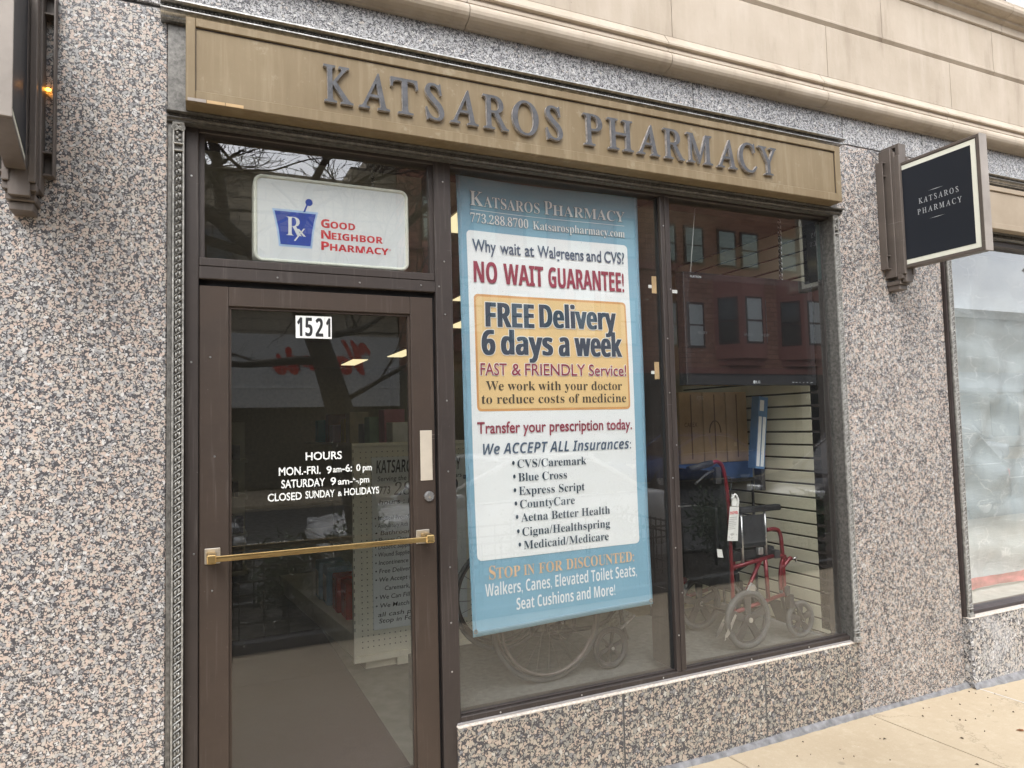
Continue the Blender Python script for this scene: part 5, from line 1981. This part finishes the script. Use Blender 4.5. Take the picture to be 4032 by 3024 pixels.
for y in (fy0, fy1):
    bm = new()
    for k in range(29):
        x = fx0+(fx1-fx0)*k/28
        tube(bm, [(x, y, 0), (x, y, .60)], .008, 6)
    for z in (.14, .46, .57):
        box(bm, fx0, fx1, y-.008, y+.008, z, z+.018)
    obj('railing', bm, 'iron', fn)
for x in (fx0, fx1):
    bm = new()
    for k in range(1, 11):
        y = fy0+(fy1-fy0)*k/11
        tube(bm, [(x, y, 0), (x, y, .60)], .008, 6)
    for z in (.14, .46, .57):
        box(bm, x-.008, x+.008, fy0, fy1, z+.0005, z+.0175)
    obj('railing', bm, 'iron', fn)
for i, (x, y, s, lab) in enumerate(((.72, -3.50, .30, 'round evergreen shrub left of the tree trunk inside the iron fence'), (1.38, -3.42, .36, 'tall evergreen shrub right in front of the tree trunk inside the iron fence'), (2.20, -3.5, .27, 'smallest evergreen shrub just right of the tree trunk'), (3.1, -3.45, .33, 'evergreen shrub in the middle of the iron fence'), (4.1, -3.5, .30, 'evergreen shrub at the far end inside the iron fence'), (5.4, -3.45, .34, 'evergreen shrub just past the iron fence in the bed'), (6.9, -3.5, .30, 'evergreen shrub near the far end of the planting bed'))):
    t = thing('shrub', lab, 'shrub', (x, y, .03), 'shrubs in the planting bed')
    bm = new()
    for q in range(1300):
        v = Vector((RND.gauss(0, 1), RND.gauss(0, 1), RND.gauss(0, 1))).normalized()*s*RND.uniform(.35, 1)*(1+.25*sin(q*.37))
        c = Vector((x, y, s*1.35))+Vector((v.x, v.y, v.z*1.25))
        a = Vector((RND.uniform(-1, 1), RND.uniform(-1, 1), RND.uniform(-1, 1))).normalized()
        b2 = a.cross(v).normalized()
        l_ = RND.uniform(.02, .04)
        bm.faces.new([bm.verts.new(c+a*l_), bm.verts.new(c+b2*l_*.45), bm.verts.new(c-a*l_), bm.verts.new(c-b2*l_*.45)])
    obj('foliage', bm, 'leaf', t, recalc=False)
    bm = new()
    tube(bm, [(x, y, 0), (x, y, s*1.3)], .018, 6)
    obj('stem', bm, 'bark', t)

# ---- street lamp
lp = thing('street_lamp', 'dark post top street lamp with a finial, mirrored in the vacant window', 'street lamp', (15.0, -5.9, 0))
bm = new()
px, py = 14.9, -5.0
prof = [(-.18, .20), (.25, .20), (.3, .13), (.9, .11), (1.0, .075), (3.6, .055), (3.65, .09), (3.75, .09)]
tube(bm, [(px, py, z) for z, r in prof], [r for z, r in prof], 14, sm=False)
obj('post', bm, 'iron', lp)
bm = new()
prof = [(3.75, .10), (3.85, .20), (4.35, .24), (4.40, .26)]
tube(bm, [(px, py, z) for z, r in prof], [r for z, r in prof], 14)
obj('globe', bm, 'windowpale', lp)
bm = new()
prof = [(4.401, .28), (4.5, .20), (4.58, .08), (4.62, .05), (4.66, .07), (4.74, .03), (4.8, .004)]
tube(bm, [(px, py, z) for z, r in prof], [r for z, r in prof], 14)
obj('cap_finial', bm, 'iron', lp)

# ---- parked cars
def make_car(label, paint, group, suv=False, dx=0., dy=0.):
    r = thing('parked_car', label, 'car', (0, 0, -.19), group)
    H = 1.66 if suv else 1.45
    L = 4.6
    B = -.19
    # lower body: lofted side profile with rounded ends
    st = [(-2.30, .45, .62, .72), (-2.24, .30, .86, .82), (-1.9, .24, .98 if suv else .95, .90), (-1.0, .24, .98 if suv else .95, .92), (.7, .24, .98 if suv else .93, .92), (1.0, .24, .97 if suv else .90, .91), (1.9, .26, .88 if suv else .78, .86), (2.22, .30, .70, .76), (2.30, .42, .58, .66)]
    P4 = [st[0]]+st+[st[-1]]
    dense = []
    for i in range(1, len(P4)-2):
        for k in range(5):
            t = k/5
            dense.append(tuple(.5*(2*b0+(c0-a0)*t+(2*a0-5*b0+4*c0-d0)*t*t+(3*b0-a0-3*c0+d0)*t**3) for a0, b0, c0, d0 in zip(P4[i-1], P4[i], P4[i+1], P4[i+2])))
    dense.append(st[-1])
    bm = new()
    rings = []
    for x, za, zb, w in dense:
        pr = [(w*.90, za), (w, za+.12), (w, zb-.22), (w*.96, zb-.05), (w*.80, zb)]
        pts = [(y, z) for y, z in pr]+[(-y, z) for y, z in pr[::-1]]
        rings.append([bm.verts.new((x, y, z+B)) for y, z in pts])
    m_ = len(rings[0])
    for A, Bq in zip(rings, rings[1:]):
        for k in range(m_):
            f = bm.faces.new((A[k], A[(k+1) % m_], Bq[(k+1) % m_], Bq[k]))
            f.smooth = True
    bm.faces.new(rings[0][::-1])
    bm.faces.new(rings[-1])
    body = obj('body', bm, paint, r)
    bt_ = .95 if not suv else .97
    gl = [(-1.95 if suv else -1.75, bt_), (-1.45 if suv else -1.05, H-.06), (.15, H-.03), (1.15, bt_-.04)]
    bm = new()
    prs = []
    for x, z in gl:
        w = .84 if z < 1.2 else .64
        prs.append([bm.verts.new((x, s*w, z+B)) for s in (-1, 1)])
    bm.faces.new([p[0] for p in prs]); bm.faces.new([p[1] for p in prs][::-1])
    for a, b_ in zip(prs, prs[1:]):
        bm.faces.new((a[0], a[1], b_[1], b_[0]))
    bm.faces.new((prs[-1][0], prs[-1][1], prs[0][1], prs[0][0]))
    obj('cabin_glass', bm, 'carglass', r)
    bm = new()
    box(bm, gl[1][0]-.05, gl[2][0]+.08, -.655, .655, H-.06+B, H+B, .025, 2)
    for s in (-1, 1):
        for a, b_ in (((gl[0][0], gl[0][1]), (gl[1][0], H-.05)), ((gl[2][0], H-.04), (gl[3][0], gl[3][1])), ((-.35, bt_), (-.38, H-.04))):
            tube(bm, [(a[0], s*.85, a[1]+B), (b_[0], s*.65, b_[1]+B)], .032, 6)
    obj('roof', bm, paint, r)
    bm = new()
    for s in (-1, 1):
        tube(bm, [(gl[0][0], s*.868, bt_+B), (-.3, s*.868, bt_+.01+B), (gl[3][0], s*.868, bt_-.03+B)], .011, 5)
        tube(bm, smooth_path([(gl[0][0]+.05, s*.845, bt_+.05+B), (gl[1][0], s*.665, H-.10+B), (.1, s*.665, H-.075+B), (gl[3][0]-.1, s*.84, bt_+.02+B)], 5), .009, 5)
    obj('chrome_trim', bm, 'steel', r)
    for s in (-1, 1):
        bm = new()
        ball(bm, (.85, s*.98, bt_+.05+B), .1, 10, 8, (.7, .8, .75))
        obj('wing_mirror', bm, paint, r)
        for x in (-1.42, 1.40):
            bm = new()
            torus(bm, (x, s*.80, .33+B), .245, .085, 'y', 28, 8, sy=1.1)
            w = obj('wheel', bm, 'black', r)
            bm = new()
            tube(bm, [(x, s*.80, .33+B), (x, s*.87, .33+B)], [.19, .17], 20)
            obj('rim', bm, 'steel', w)
        bm = new()
        box(bm, 2.12, 2.25, s*.60-.16, s*.60+.16, .62+B, .74+B, .02)
        obj('headlight', bm, 'clearlight', r)
        bm = new()
        box(bm, -2.29, -2.16, s*.66-.13, s*.66+.13, .68+B, .86+B, .02)
        obj('tail_light', bm, 'redlight', r)
    return r
specs = [('black sedan parked at the kerb behind the photographer, mirrored in the door', 'car_black', False, (-1.75, -5.45), 0),
         ('white sedan parked at the kerb ahead of the black sedan, mirrored at the banner', 'car_white', False, (3.55, -5.45), 180),
         ('blue car parked on the far side of the road, mirrored in the right window', 'car_blue', False, (12.6, -13.1), 180),
         ('black off road car parked at the near kerb, mirrored in the right window', 'car_black', True, (10.7, -5.45), 180),
         ('silver grey car parked on the far side, mirrored in the vacant window', 'car_grey', False, (24.0, -13.1), 0),
         ('tall white car parked at the near kerb farthest along, mirrored in the vacant window', 'car_white', True, (18.4, -5.45), 180)]
for lab, paint, suv, (x, y), a in specs:
    c = make_car(lab, paint, 'cars parked along the street', suv)
    c.location = (x, y, -.19)
    c.rotation_euler.z = radians(a)

# ------------------------------------------------------------------ litter on the sidewalk
for i, (x, y) in enumerate(((3.55, -.42), (3.9, -.5), (3.35, -.62), (4.1, -.35), (3.0, -.55), (3.75, -.28), (4.4, -.55), (3.2, -.25), (2.85, -.30), (4.55, -.25), (3.62, -.16), (2.55, -.28), (4.75, -.42), (3.05, -.85))+tuple((RND.uniform(2.3, 4.9), -.05-abs(RND.gauss(0, .22))) for _ in range(34))):
    bm = new()
    a = RND.uniform(0, 6.28)
    big = i == 1
    l_ = .024 if big else (RND.uniform(.007, .016) if i < 14 else RND.uniform(.003, .007))
    z = y*SLOPE
    pts = []
    for k in range(7):
        t = 2*pi*k/7
        rr = l_*(1 if k % 2 else .6)
        u, v = rr*cos(t), rr*sin(t)*.5
        pts.append(bm.verts.new((x+u*cos(a)-v*sin(a), y+u*sin(a)+v*cos(a), z+.0025+.003*(k % 3))))
    f = bm.faces.new(pts)
    solid(bm, .0012)
    if big:
        tag(obj('dead_leaf', bm, 'deadleaf'), 'red brown dead leaf, largest scrap on the beige sidewalk', 'leaf')
    else:
        tag(obj('leaf_scrap', bm, 'twig'), 'tiny dark leaf scrap lying on the beige sidewalk', 'leaf', 'tiny leaf scraps on the sidewalk')

# hand over tidy data: no orphan lettering left behind
GC.clear()
for me in [m for m in bpy.data.meshes if m.users == 0]:
    bpy.data.meshes.remove(me)
